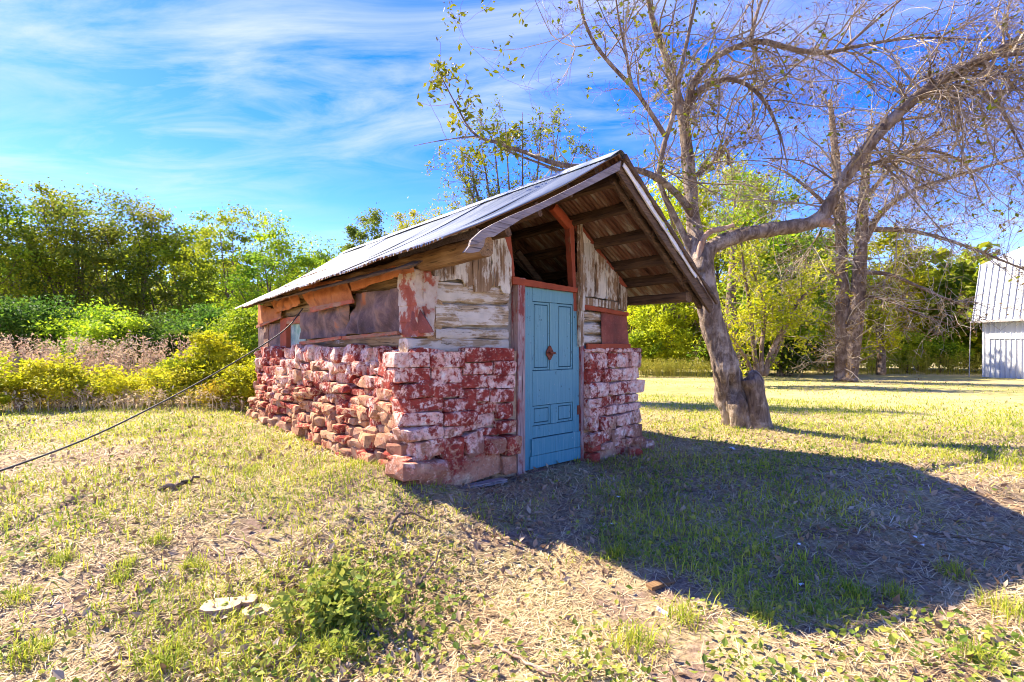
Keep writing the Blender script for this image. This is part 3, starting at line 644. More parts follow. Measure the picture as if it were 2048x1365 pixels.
# barge boards along the front edge
slab('barge_board', pu(c3, [(1055, 165), (780, 318), (450, 482), (215, 580), (90, 640), (0, 690), (-80, 762), (-92, 800), (-30, 795), (40, 742), (90, 740), (300, 605), (700, 412), (1045, 235)], -1.04), 'u', -1.04, .024, M['grey_board'], step=.3, jit=.001)
slab('barge_splinter', pu(c4, [(640, 285), (760, 250), (745, 330), (700, 385), (640, 400), (560, 392)], -1.00), 'u', -1.0, .03, M['grey_board'], step=.04, jit=.008)
def rake(t, s0, s1, dz): f = (t-TR)/(2.62-TR); return (t, -(s0+(s1-s0)*f), rz(t)+dz)
beam('barge_board', rake(TR+.02, 1.02, .84, -.10), rake(2.60, 1.02, .84, -.12), .05, .15, M['dark_wood_x'], n=30, rough=.010)
beam('barge_strip', rake(TR+.05, 1.07, .885, -.075), rake(2.05, 1.07, .885, -.075), .022, .055, M['white_strip'], n=26, rough=.008)
beam('barge_strip', rake(TR+.03, 1.095, .91, -.02), rake(2.63, 1.095, .91, -.035), .03, .05, M['dark_wood_x'], n=30, rough=.008)
beam('rafter', rake(TR+.1, .90, .74, -.15), rake(2.5, .90, .74, -.15), .06, .09, M['dark_wood_x'], n=20, rough=.009)

# --- left side wall above the stone: logs behind hanging felt, battens, a small window
for i, zc in enumerate((1.42, 1.58, 1.74, 1.90, 2.04)): beam('log', (-1.10, -.02, zc), (-1.10, UB, zc), .17, .15, M['log_left'], n=40, rough=.012, roundness=4)
TW = -1.23
sheet('felt_sheet', pt(c6, [(345, 690), (655, 660), (650, 985), (345, 985)], TW), 't', TW, M['felt_dark'], seed=11, amp=.02)
sheet('felt_sheet', pt(c6, [(345, 420), (640, 520), (640, 600), (345, 705)], TW-.03), 't', TW-.03, M['felt_orange'], seed=12, amp=.02)
sheet('felt_sheet', pt(c6, [(510, 400), (860, 270), (850, 440), (545, 545)], TW-.06), 't', TW-.06, M['felt_orange'], seed=13, amp=.05, ragged=.03, fq=8)
sheet('felt_sheet', pt(c1, [(430, 985), (800, 955), (850, 1100), (560, 1165)], TW-.08), 't', TW-.08, M['felt_orange'], seed=14, amp=.05, ragged=.02, bulge=.05)
sheet('felt_sheet', pt(c1, [(790, 965), (1190, 830), (1265, 880), (815, 1045)], TW-.06), 't', TW-.06, M['felt_orange'], seed=15, amp=.03, bulge=.04)
sheet('felt_sheet', pt(c1, [(815, 975), (1250, 845), (1262, 900), (830, 1030)], TW-.115), 't', TW-.115, M['felt_orange'], seed=16, amp=.012, bulge=.01)
sheet('felt_sheet', pt(c1, [(495, 1185), (835, 1110), (775, 1340), (490, 1365)], TW-.03), 't', TW-.03, M['felt_dark'], seed=17, amp=.09, bulge=.05, fq=3.2)
sheet('felt_sheet', pt(c1, [(850, 1050), (1290, 1000), (1300, 1290), (780, 1330)], TW-.045), 't', TW-.045, M['felt_dark'], seed=18, amp=.13, bulge=.06, fq=3.0, nx=40, ny=22)
sheet('felt_sheet', pt(c1, [(1180, 1180), (1250, 1090), (1385, 1310), (1150, 1335)], TW-.075), 't', TW-.075, M['felt_red'], seed=19, amp=.03)
slab('plaster_patch', pt(c1, [(1258, 890), (1330, 905), (1340, 1050), (1330, 1130), (1380, 1300), (1340, 1290), (1290, 1180), (1262, 1080)], TW-.02), 't', TW-.02, .02, M['plaster'], jit=.01)
slab('felt_batten', pt(c2, [(375, 162), (680, 120), (682, 142), (375, 185)], TW-.10), 't', TW-.10, .03, M['red_wood_y'], jit=.002)
slab('felt_batten', pt(c2, [(690, 122), (1095, 84), (1095, 108), (690, 148)], TW-.11), 't', TW-.11, .03, M['red_wood_y'], jit=.002)
slab('felt_batten', pt(c1, [(555, 1145), (848, 1090), (850, 1112), (560, 1180)], TW-.14), 't', TW-.14, .025, M['red_wood_y'], jit=.002)
slab('felt_batten', pt(c6, [(345, 690), (650, 575), (652, 600), (345, 722)], TW-.07), 't', TW-.07, .025, M['red_wood_y'], jit=.002)
wn = bx('window', (-1.20, on_t(*c6(665, 900), -1.24)[0]*0+on_t(*c6(900, 900), -1.24)[0], 1.37), (-1.17, on_t(*c6(690, 900), -1.24)[0], 1.72), M['glass'])
u_a, u_b = on_t(*c6(905, 800), -1.24)[0], on_t(*c6(655, 800), -1.24)[0]
bx('frame', (-1.27, u_b-.26, 1.33), (-1.18, u_b, 1.80), M['red_wood_z'], wn, .003)
bx('frame', (-1.265, u_a+.003, 1.70), (-1.185, u_b-.263, 1.80), M['red_wood_y'], wn, .003); bx('sill', (-1.33, u_a-.02, 1.285), (-1.17, u_b+.02, 1.327), M['red_wood_y'], wn, .004)
# roofing nails / loose soffit strip under the left eave
beam('soffit_strip', (-1.52, -.45, rz(-1.52)-.05), (-1.52, 5.3, rz(-1.52)-.05), .09, .03, M['dark_wood_y'], n=40, rough=.012, up=(-KL, 0, 1))
for t_, u_, s_ in ((2.10, -.18, .17), (2.25, .05, .14), (1.85, -.25, .12)):
    w_ = shed_to_world(t_, u_, 0); 
loose = [(2.14, -.14, .2, .15, 'loose pale stone lying nearest the shed right front corner'), (1.72, -.28, .16, .12, 'flat pale stone half buried right of the door step')]
for t_, u_, a_, b_, lab in loose:
    w_ = shed_to_world(t_, u_, 0); o = stone('loose_stone', (0, 0, 0), (a_, a_*.8, b_), M['stone_right'], None, .5, .08)
    o.location = (w_[0], w_[1], float(gz(w_[0], w_[1]))+b_*.3); tag(o, lab, 'stone', 'loose stones by the shed')

# ------------------------------------------------------------------ leaves and trees
def leaves(rng, C, size, up=.5, aspect=.5, droop=0.0, var=.4):
    """rhombic folded leaves at points C -> verts, tris"""
    n = len(C); nr = rng.normal(0, 1, (n, 3)); nr[:, 2] += up*2; nr /= np.linalg.norm(nr, axis=1, keepdims=True)
    d = rng.normal(0, 1, (n, 3)); d[:, 2] -= droop; d -= (d*nr).sum(1, keepdims=True)*nr; d /= np.linalg.norm(d, axis=1, keepdims=True)+1e-9
    s = np.cross(nr, d); L = (size*(1+var*rng.uniform(-1, 1, n)))[:, None]
    a = C; tip = C+d*L; mid = C+d*L*.45; w = L*aspect*.5; f = nr*L*.08
    V = np.stack([a, mid+s*w+f, tip, mid-s*w+f], 1).reshape(-1, 3); b0 = (np.arange(n)*4)[:, None]
    F = np.concatenate([b0+[0, 1, 2], b0+[0, 2, 3]]); return V, F
def crown_pts(rng, ctr, rad, n, nc, cr, flat=.65, low=-.55, shell=.45):
    c = rng.normal(0, 1, (nc*3, 3)); c /= np.linalg.norm(c, axis=1, keepdims=True); c = c[c[:, 2] > low][:nc]
    r = rng.uniform(shell, 1, (len(c), 1))**.7; cc = ctr+c*r*rad
    k = rng.integers(0, len(cc), n); rr = cr*rng.uniform(.35, 1.35, (len(cc), 1))
    g = rng.normal(0, 1, (n, 3)); g /= np.linalg.norm(g, axis=1, keepdims=True); g = g*rng.uniform(0, 1, (n, 1))**.45; g[:, 2] *= flat
    P = cc[k]+g*rr[k]; m = rng.random(n) < .12; P[m, 2] += rng.exponential(.13*cr, m.sum()); P[m, :2] += rng.normal(0, .3*cr, (m.sum(), 2))
    return P, cc
def tree(name, label, cat, x, y, h, spread, mat, n=7000, leaf=.15, trunk=.14, th=.35, seed=0, lean=(0, 0), nc=70, cr=.55, bark_='bark_brown', group=None, low=-.55, flat=.65, shell=.45, stems=1):
    rng = np.random.default_rng(seed+1000); z0 = float(gz(x, y))-.05
    root = thing(name, label, cat, (x, y, z0), 0, group)
    cz = h*(th+1)/2; rad = np.array([spread, spread*rng.uniform(.85, 1.1), h*(1-th)/2*1.0]); ctr = np.array([lean[0], lean[1], cz])
    C, cc = crown_pts(rng, ctr, rad-np.array([cr, cr, cr*flat])*.6, n, nc, cr, flat, low, shell)
    V, F = leaves(rng, C, leaf); link('crown', make_mesh('crown', V, F, M[mat]), root)
    P = []; R = []
    for s in range(stems):
        off = np.array([rng.uniform(-.2, .2), rng.uniform(-.2, .2), 0])*(stems > 1)*2
        top = ctr+off*3+np.array([0, 0, rad[2]*.6])
        tr = spline([[off[0], off[1], -.1, trunk*1.25], [off[0]*1.1, off[1], h*.06, trunk], [off[0]*1.6+lean[0]*.3, off[1]+lean[1]*.3, h*th, trunk*.75], [top[0]*.6+off[0], top[1]*.6, (h*th+top[2])/2, trunk*.45], [top[0], top[1], top[2]-.25*rad[2], trunk*.06]], 12)
        P.append(tr[:, :3]); R.append(tr[:, 3])
        for c in cc[rng.permutation(len(cc))[:26//stems]]:
            k = rng.integers(4, 10); a = tr[k, :3]; m = (a+c)/2+rng.normal(0, .15, 3)+[0, 0, -.1]; r0 = tr[k, 3]*.5
            q = spline([[*a, r0], [*m, r0*.6], [*c, r0*.2]], 12); P.append(q[:, :3]); R.append(q[:, 3])
    V, F = tubes(np.array(P), np.array(R), 6); link('trunk', make_mesh('trunk', V, F, M[bark_], True), root)
    return root
def tpx(name, label, cat, px, top, Y, spread, mat, **kw):
    x = (px-CX)/FOC*Y; z0 = float(gz(x, Y)); h = CAMZ-(top-HY)/FOC*Y-z0
    return tree(name, label, cat, x, Y, h, spread, mat, **kw)
LW = 'trees of the wood on the left'
for i, (px, top, Y, sp, mat, lab, kw) in enumerate([
    (-70, 318, 17, 3.4, 'leaf_green', 'tall green tree at the left frame edge', {}),
    (40, 345, 18, 2.9, 'leaf_green', 'tall bright green tree second from the left frame edge', {}),
    (165, 362, 19, 3.1, 'leaf_olive', 'broad brownish olive tree, highest rounded crown in the left wood', {}),
    (285, 385, 19.5, 2.8, 'leaf_olive', 'olive brown tree right of the highest rounded left crown', {}),
    (375, 405, 20, 2.7, 'leaf_green', 'lower dull olive tree in the dip of the left wood', {}),
    (465, 385, 18, 2.3, 'leaf_green', 'feathery light green tree rising above its neighbours left of the shed', dict(leaf=.105, n=16000, cr=.6, nc=95, flat=.5)),
    (560, 425, 17, 2.1, 'leaf_green', 'feathery green tree with drooping right side near the shed eave', dict(leaf=.105, n=15000, cr=.55, nc=90, flat=.5)),
    (640, 475, 22, 2.5, 'leaf_green', 'small dark green tree just above the low end of the shed roof', {}),
    (742, 380, 25, 1.7, 'leaf_olive', 'narrow olive tree standing alone against the sky above the shed roof', dict(n=14000, cr=.55, leaf=.13, nc=50)),
    (862, 360, 26, 2.7, 'leaf_yellow', 'round yellow green treetop above the middle of the shed roof', {}),
    (800, 415, 27, 2.0, 'leaf_yellow', 'lower yellow green treetop between the narrow olive tree and the round one', {})]):
    kw = dict(dict(n=18000, leaf=.12, nc=95, cr=.72, th=.08, seed=i, trunk=.14, low=-.9), **kw)
    tpx('wood_tree', lab, 'tree', px, top, Y, sp, mat, group=LW, **kw)
for i, (px, top, Y, sp, mat, lab) in enumerate([
    (-40, 560, 13.2, 1.9, 'leaf_dark', 'dark green understory bush at the left frame edge behind the brush'),
    (90, 585, 13.8, 1.7, 'leaf_dark', 'dark green understory bush second from the left frame edge'),
    (205, 590, 13.2, 1.6, 'leaf_green', 'bright green bush in front of the rounded olive tree'),
    (310, 610, 14, 1.6, 'leaf_dark', 'dark green bush in the middle of the left understory'),
    (410, 600, 14.5, 1.5, 'leaf_dark', 'dark green bush behind the bright sumac like shrub'),
    (505, 590, 13.5, 1.2, 'leaf_green', 'green bush beside the far left corner of the shed')]):
    tpx('understory_bush', lab, 'bush', px, top, Y, sp, mat, n=10500, leaf=.095, nc=38, cr=.5, th=.03, trunk=.05, seed=40+i, low=-.9, group='understory bushes of the left wood', shell=.3)
# sunlit brush along the meadow edge on the left
BR = 'sunlit brush along the meadow edge'
for i, (px, top, Y, sp, lab) in enumerate([
    (-30, 690, 9.0, 1.0, 'yellow green brush at the left frame edge, nearest the camera'),
    (80, 740, 9.3, .85, 'yellow green brush just right of the leaning fence post'),
    (150, 728, 9.6, .9, 'yellow brush third from the left below the reddish weeds'),
    (235, 740, 9.7, .9, 'low yellow brush left of the middle of the brush row'),
    (315, 742, 9.8, .9, 'yellow brush in the middle of the row under the reddish weeds'),
    (375, 728, 9.9, .7, 'yellow brush at the left foot of the tall bright shrub'),
    (505, 715, 9.4, .6, 'yellow green brush touching the far corner of the stone wall'),
    (455, 750, 9.3, .6, 'low yellow brush in front of the tall bright shrub')]):
    tpx('brush', lab, 'brush', px, top-(0, 14, 30, 4, 22, 34, 12, 0)[i], Y+(0, .3, -.2, .3, -.1, .4, 0, .2)[i], sp, ('leaf_yellow', 'leaf_brush', 'leaf_brush', 'leaf_yellow', 'leaf_brush', 'leaf_green', 'leaf_yellow', 'leaf_brush')[i], n=(7000, 4500, 5000, 3600, 5200, 4000, 6000, 3800)[i], leaf=(.07, .055, .075, .06, .05, .075, .065, .055)[i], nc=26, cr=.3, th=.02, trunk=.02, seed=60+i, low=-.95, group=BR, shell=.2)
tpx('tall_shrub', 'tall bright yellow green shrub with spreading leaves left of the shed', 'shrub', 420, 645, 10.3, .85, 'leaf_yellow', n=6500, leaf=.085, nc=34, cr=.34, th=.06, trunk=.03, seed=75, low=-.9, flat=.4, shell=.3)
# woods and yard trees on the right
RW = 'trees of the wood on the right'
for i, (px, top, Y, sp, mat, lab, kw) in enumerate([
    (1255, 440, 33, 3.4, 'leaf_yellow', 'yellow green tree showing just right of the shed wall', {}),
    (1335, 335, 30, 3.6, 'leaf_yellow', 'tall yellow green tree behind the shed roof peak', {}),
    (1435, 290, 31, 3.8, 'leaf_yellow', 'tallest yellow green tree behind the leaning apple trunk', {}),
    (1530, 320, 32, 3.4, 'leaf_green', 'tall green tree right of the apple trunk fork', {}),
    (1560, 455, 27, 2.5, 'leaf_green', 'large leaved green tree under the arching apple limb', dict(leaf=.26)),
    (1640, 440, 33, 3.0, 'leaf_green', 'green tree left of the double trunk', {}),
    (1760, 440, 34, 3.0, 'leaf_yellow', 'yellow tree right of the double trunk', {}),
    (1835, 490, 36, 3.0, 'leaf_yellow', 'yellow green tree half way between the double trunk and the barn', {}),
    (1900, 510, 37, 3.0, 'leaf_green', 'green tree second from the white barn', {}),
    (1950, 500, 38, 2.6, 'leaf_yellow', 'yellow green tree nearest the white barn corner', {})]):
    kw = dict(dict(n=13500, leaf=.21, nc=120, cr=.8, th=.08, seed=100+i, trunk=.16, low=-.8), **kw)
    tpx('wood_tree', lab, 'tree', px, top, Y, sp, mat, group=RW, **kw)
for i, (px, top, Y, sp, mat, lab) in enumerate([
    (1285, 640, 29, 1.7, 'leaf_green', 'green bush right beside the shed stonework'), (1345, 610, 28.5, 1.8, 'leaf_yellow', 'yellow green bush just left of the leaning trunk'),
    (1440, 640, 29, 1.6, 'leaf_green', 'green bush directly behind the leaning trunk'), (1500, 650, 30, 1.7, 'leaf_yellow', 'yellow green bush behind the many stemmed small tree'),
    (1575, 665, 27, 1.9, 'leaf_dark', 'dark green bush between the many stemmed tree and the double trunk'), (1650, 640, 29, 1.6, 'leaf_yellow', 'yellow bush at the left foot of the double trunk'),
    (1745, 640, 31, 1.8, 'leaf_yellow', 'yellow bush right of the double trunk'), (1815, 655, 31, 1.9, 'leaf_green', 'low green bush right of the slim trunk'),
    (1880, 660, 32, 1.8, 'leaf_green', 'green bush in the middle between slim trunk and barn'), (1940, 655, 33, 1.7, 'leaf_green', 'green bush at the white barn corner')]):
    tpx('understory_bush', lab, 'bush', px, top, Y, sp, mat, n=4200, leaf=.2, nc=60, cr=.5, th=.03, trunk=.05, seed=140+i, low=-.9, group='understory bushes of the right wood', shell=.3)
# darker mass of far wood closing the view behind the trees
def far_wood():
    rng = np.random.default_rng(5); C = []
    for a in np.linspace(-62, 62, 150):
        r = rng.uniform(43, 52); x, y = r*math.sin(math.radians(a)), r*math.cos(math.radians(a))
        hh = rng.uniform(6.5, 9.5)*(.75 if -16 < a < 6 else 1); p, _ = crown_pts(rng, np.array([x, y, float(gz(x, y))+hh*.5]), np.array([2.6, 2.6, hh*.5]), 560, 30, 1.0, .7, -1, .2); C.append(p)
    V, F = leaves(rng, np.vstack(C), .5, aspect=.85); o = link('far_wood', make_mesh('far_wood', V, F, M['leaf_green'])); tag(o, 'far off wood behind the trees on both sides', 'wood', kind='stuff')
far_wood()

# ------------------------------------------------------------------ twiggy trees
def grow(rng, p, d, L, r, depth, out, tips, grav=0., wig=.3, kids=(6, 5, 3), up=0.):
    n = 6 if depth else 3; pts = [p]; q = p.copy(); dd = d/np.linalg.norm(d)
    for i in range(n-1):
        dd = dd+rng.normal(0, wig*.45, 3)+np.array([0, 0, up-grav])*.22; dd /= np.linalg.norm(dd); q = q+dd*L/(n-1); pts.append(q.copy())
    pts = np.array(pts); rr = np.linspace(r, max(r*.35, .0022), n); out.append((pts, rr))
    if depth == 0 or len(kids) < depth: tips.append((pts[-1], dd)); 
    if depth > 0:
        for k in range(rng.poisson(kids[-depth])):
            i = rng.integers(1, n); a = pts[i]; t = pts[i]-pts[i-1]; t /= np.linalg.norm(t)+1e-9
            nd = t*.65+rng.normal(0, .62, 3); nd /= np.linalg.norm(nd)
            grow(rng, a, nd, L*rng.uniform(.32, .62), rr[i]*.62, depth-1, out, tips, grav, wig, kids, up)
    tips.append((pts[-1], dd))
def twig_mesh(tw, scale=1., rmin=0., k=3):
    Vs, Fs, o = [], [], 0
    for m in (6, 3):
        g = [(a, r) for a, r in tw if len(a) == m]
        if g:
            V, F = tubes(np.array([a for a, _ in g]), np.maximum(np.array([r for _, r in g])*scale, rmin), k); Vs.append(V); Fs.append(F+o); o += len(V)
    return np.vstack(Vs), np.vstack(Fs)
def limb(name, pts, parent, mat, n=22, k=10, lump=.12, base=np.zeros(3)):
    P = spline([[*(at(a, b_, Y)-base), r*(.86 if name == 'limb' else 1)] for a, b_, Y, r in pts], n); V, F = tubes(P[None, :, :3], P[None, :, 3], k)
    Vr = V.reshape(n, k, 3); ax = P[:, None, :3]; d = Vr-ax; f = 1+lump*fbm(Vr*np.array([4, 4, 2.0])/max(.3, P[0, 3]*3)+3, 8, 3)*1.6
    V = (ax+d*f[..., None]).reshape(-1, 3)
    Fl = [list(q) for q in F]+[list(range(k))[::-1], list(range((n-1)*k, n*k))]
    o = link(name, make_mesh(name, V, Fl, mat, True), parent); return o, P
ab = np.array([APPLE[0], APPLE[1], float(gz(*APPLE))])
apple = thing('apple_tree', 'leaning old apple tree with bare twigs and hollow trunk beside the shed', 'tree', tuple(ab))
NK = 40
tr_pts = [(1492, 882, 8.3, .46), (1487, 858, 8.3, .36), (1478, 825, 8.3, .30), (1463, 790, 8.28, .262), (1452, 750, 8.25, .232), (1437, 690, 8.22, .208), (1422, 635, 8.18, .196), (1411, 580, 8.12, .182), (1407, 530, 8.1, .175), (1412, 508, 8.08, .15)]
P = spline([[*(at(a, b_, Y)-ab), r] for a, b_, Y, r in tr_pts], 100); kk = 84; V, F = tubes(P[None, :, :3], P[None, :, 3], kk)
Vr = V.reshape(100, kk, 3); ax = P[:, None, :3]; d = Vr-ax; ang = np.arange(kk)*2*np.pi/kk; hgt = P[:, 2]
flu = .10*np.sin(3*ang[None]+hgt[:, None]*2.2)+.07*np.sin(7*ang[None]-hgt[:, None]*3.1); fade = sstep(2.2, .3, hgt)[:, None]
f = 1+flu*fade+.26*fbm(Vr*np.array([4.2, 4.2, 2.6]), 2, 4)*(.3+.7*fade)+.10*fbm(Vr*np.array([13, 13, 5.]), 12, 2)*fade-.10*(1-np.abs(fbm(Vr*np.array([15, 15, 3.2]), 19, 2)))**4
hol = at(1470, 778, 8.02)-ab; dh = np.linalg.norm((Vr-hol)*np.array([1, .6, .75]), axis=2); f = f-.85*np.exp(-(dh/.15)**2)
for kx, ky, kw, kr in ((1402, 640, .16, .10), (1408, 745, .2, .09), (1412, 765, .15, .08), (1480, 800, .2, .13), (1440, 735, .12, .1)):
    kn = at(kx, ky, 8.0)-ab; f = f+kw*np.exp(-(np.linalg.norm(Vr-kn, axis=2)/kr)**2)
V = (ax+d*f[..., None]).reshape(-1, 3); link('trunk', make_mesh('trunk', V, F, M['bark_apple'], True), apple)
o, _ = limb('cut_stem', [(1526, 890, 8.05, .30), (1520, 858, 8.05, .20), (1514, 815, 8.05, .155), (1509, 780, 8.05, .15), (1505, 764, 8.05, .155), (1503, 754, 8.05, .12), (1498, 752, 8.05, .04)], apple, M['bark_apple'], 30, 26, .34, ab)
LIMBS = [
 ('limb', [(1400, 545, 8.1, .18), (1412, 510, 8.08, .165), (1432, 490, 8.02, .15), (1480, 471, 7.95, .135), (1560, 457, 7.85, .125), (1632, 443, 7.75, .125), (1662, 405, 7.7, .115), (1698, 345, 7.6, .105), (1760, 265, 7.45, .10), (1830, 198, 7.3, .09), (1900, 152, 7.2, .085), (1975, 115, 7.1, .07), (2060, 70, 7.0, .06), (2220, 10, 6.9, .04)], .55),
 ('limb', [(1405, 545, 8.15, .16), (1396, 490, 8.3, .15), (1385, 430, 8.45, .14), (1377, 340, 8.55, .125), (1368, 250, 8.6, .105), (1352, 185, 8.6, .09), (1332, 115, 8.6, .07), (1305, 40, 8.5, .05), (1290, -40, 8.4, .035)], .1),
 ('limb', [(1372, 235, 8.6, .08), (1385, 170, 8.5, .07), (1425, 120, 8.35, .06), (1480, 92, 8.2, .055), (1530, 84, 8.1, .05), (1590, 100, 8.0, .045), (1650, 106, 7.9, .04), (1720, 92, 7.8, .032), (1830, 76, 7.7, .022), (1960, 80, 7.6, .012)], .8),
 ('limb', [(1374, 215, 8.6, .07), (1400, 180, 8.5, .06), (1445, 160, 8.4, .05), (1490, 168, 8.3, .042), (1530, 205, 8.2, .034), (1560, 270, 8.1, .022), (1575, 330, 8.0, .010)], 1.0),
 ('limb', [(1405, 560, 8.25, .09), (1372, 480, 8.3, .07), (1330, 395, 8.1, .055), (1318, 350, 8.0, .052), (1328, 290, 7.95, .05), (1345, 235, 7.9, .045), (1362, 140, 7.85, .04), (1380, 55, 7.8, .032), (1398, -30, 7.75, .022)], -.1),
 ('limb', [(1330, 272, 7.95, .045), (1292, 212, 7.8, .04), (1262, 172, 7.7, .038), (1222, 130, 7.6, .034), (1188, 85, 7.5, .03), (1165, 30, 7.4, .024), (1150, -40, 7.3, .016)], -.1),
 ('limb', [(1265, 178, 7.7, .03), (1252, 110, 7.6, .024), (1238, 40, 7.5, .018), (1228, -30, 7.4, .012)], -.2),
 ('limb', [(1392, 440, 8.4, .08), (1350, 385, 8.1, .065), (1290, 345, 7.6, .055), (1200, 335, 7.1, .048), (1120, 330, 6.8, .04), (1050, 305, 6.6, .032), (1000, 288, 6.45, .025), (948, 268, 6.3, .018), (912, 210, 6.2, .012), (878, 145, 6.1, .006)], -.3),
 ('limb', [(955, 272, 6.3, .012), (905, 278, 6.25, .009), (862, 285, 6.2, .007), (828, 292, 6.15, .004)], -.2),
 ('limb', [(1210, 335, 7.1, .035), (1140, 345, 6.9, .026), (1060, 320, 6.7, .018), (1010, 300, 6.5, .010)], -.2),
 ('dead_stub', [(1398, 520, 8.05, .06), (1404, 485, 7.98, .05), (1420, 464, 7.92, .045), (1446, 458, 7.9, .04), (1468, 450, 7.88, .03)], None),
 ('broken_stub', [(1632, 445, 7.75, .09), (1650, 445, 7.7, .075), (1664, 449, 7.68, .06)], None),
 ('limb', [(1835, 195, 7.3, .05), (1890, 160, 7.1, .042), (1950, 122, 6.9, .036), (2050, 108, 6.7, .03), (2180, 120, 6.5, .02)], .6),
 ('limb', [(1850, 188, 7.3, .045), (1920, 175, 7.3, .036), (1985, 200, 7.35, .028), (2030, 270, 7.4, .02), (2060, 340, 7.4, .012)], 1.0),
 ('limb', [(1700, 345, 7.6, .04), (1770, 320, 7.8, .034), (1850, 300, 8.0, .028), (1930, 330, 8.1, .02), (1960, 400, 8.1, .012)], 1.0),
 ('limb', [(1380, 360, 8.5, .05), (1415, 335, 8.3, .042), (1452, 300, 8.2, .034), (1457, 330, 8.1, .02)], .8),
 ('limb', [(1500, 90, 8.15, .045), (1510, 40, 8.2, .036), (1530, -20, 8.2, .026)], .0),
 ('limb', [(1690, 95, 7.8, .03), (1730, 60, 7.7, .024), (1790, 10, 7.6, .018), (1850, -40, 7.5, .012)], .2),
]
rga = np.random.default_rng(77); tw = []; tips = []
for nm, pts, gv in LIMBS:
    big = pts[0][3] > .1
    o, P = limb(nm, pts, apple, M['bark_dead' if 'stub' in nm else 'bark_apple'], 60 if big else 30, 14 if big else 8, .16 if big else .10, ab)
    if gv is None: continue
    L = np.linalg.norm(np.diff(P[:, :3], axis=0), axis=1).sum(); left = pts[-1][0] < 1100
    first = .42 if pts[-1][0] > 2200 else (.30 if big else .12)
    for q in range(int(L*(6 if left else 4.5 if gv < .3 else 9.0))):
        i = rga.integers(int(len(P)*first), len(P)); a = P[i, :3]; t = P[min(i+1, len(P)-1), :3]-P[max(i-1, 0), :3]; t /= np.linalg.norm(t)
        d_ = t*.45+rga.normal(0, .75, 3)+np.array([.15, 0, .35 if gv < .3 else .0])*(not left)
        if left: grow(rga, a, d_, rga.uniform(.25, .6), min(P[i, 3]*.5, .014), 2, tw, tips, grav=0, wig=.42, kids=(2, 3), up=.2)
        else: grow(rga, a, d_, rga.uniform(.6, 2.0), min(P[i, 3]*.5, .018), 3, tw, tips, grav=max(gv, 0)*.4, wig=.45, kids=(5, 4, 3), up=.15 if gv < 0 else 0)
V, F = twig_mesh(tw, 1.1)
o = link('twigs', make_mesh('twigs', V, F, M['twig']), apple); o['kind'] = 'stuff'
tp = np.array([a for a, _ in tips]); lft = (tp[:, 0]+ab[0])/(tp[:, 1]+ab[1]); prob = np.where(lft < .02, .95, np.where(lft < .42, .07, .015))
sel = tp[rga.random(len(tp)) < prob]; sel = np.vstack([sel+rga.normal(0, .03, sel.shape) for _ in range(2)])
V, F = leaves(rga, sel, .085, .2, .5, .3); o = link('leaves', make_mesh('leaves', V, F, M['leaf_apple']), apple); o['kind'] = 'stuff'
sel = tp[(rga.random(len(tp)) < .06) & (lft > .42)]; V, F = leaves(rga, sel, .05, 0, .6, 1.0); o = link('dry_leaves', make_mesh('dry_leaves', V, F, M['leaf_dry']), apple); o['kind'] = 'stuff'

def twig_tree(name, label, base, limbs, bark_, seed, dens, Lr, rr, leafp, leafmat, leafsize, kids=(4, 5), twk=3):
    bw = at(*base); bw[2] = float(gz(bw[0], bw[1])); root = thing(name, label, 'tree', tuple(bw)); rng = np.random.default_rng(seed); tw = []; tips = []
    for nm, pts, gv in limbs:
        o, P = limb(nm, pts, root, M[bark_], 26, 9, .1, bw)
        if gv is None: continue
        L = np.linalg.norm(np.diff(P[:, :3], axis=0), axis=1).sum()
        for q in range(int(L*dens)):
            i = rng.integers(5, len(P)); t = P[min(i+1, 25), :3]-P[i-1, :3]; t /= np.linalg.norm(t)
            grow(rng, P[i, :3], t*.5+rng.normal(0, .6, 3)+[0, 0, .15], rng.uniform(*Lr), min(P[i, 3]*.4, rr), 2, tw, tips, grav=gv*.5, wig=.35, kids=kids)
    V, F = twig_mesh(tw, 1., .006, twk)
    o = link('twigs', make_mesh('twigs', V, F, M['twig']), root); o['kind'] = 'stuff'
    tp = np.array([a for a, _ in tips]); sel = tp[rng.random(len(tp)) < leafp]
    if len(sel):
        sel = np.vstack([sel+rng.normal(0, leafsize*.7, sel.shape) for _ in range(3)]); V, F = leaves(rng, sel, leafsize); o = link('leaves', make_mesh('leaves', V, F, M[leafmat]), root); o['kind'] = 'stuff'
    return root
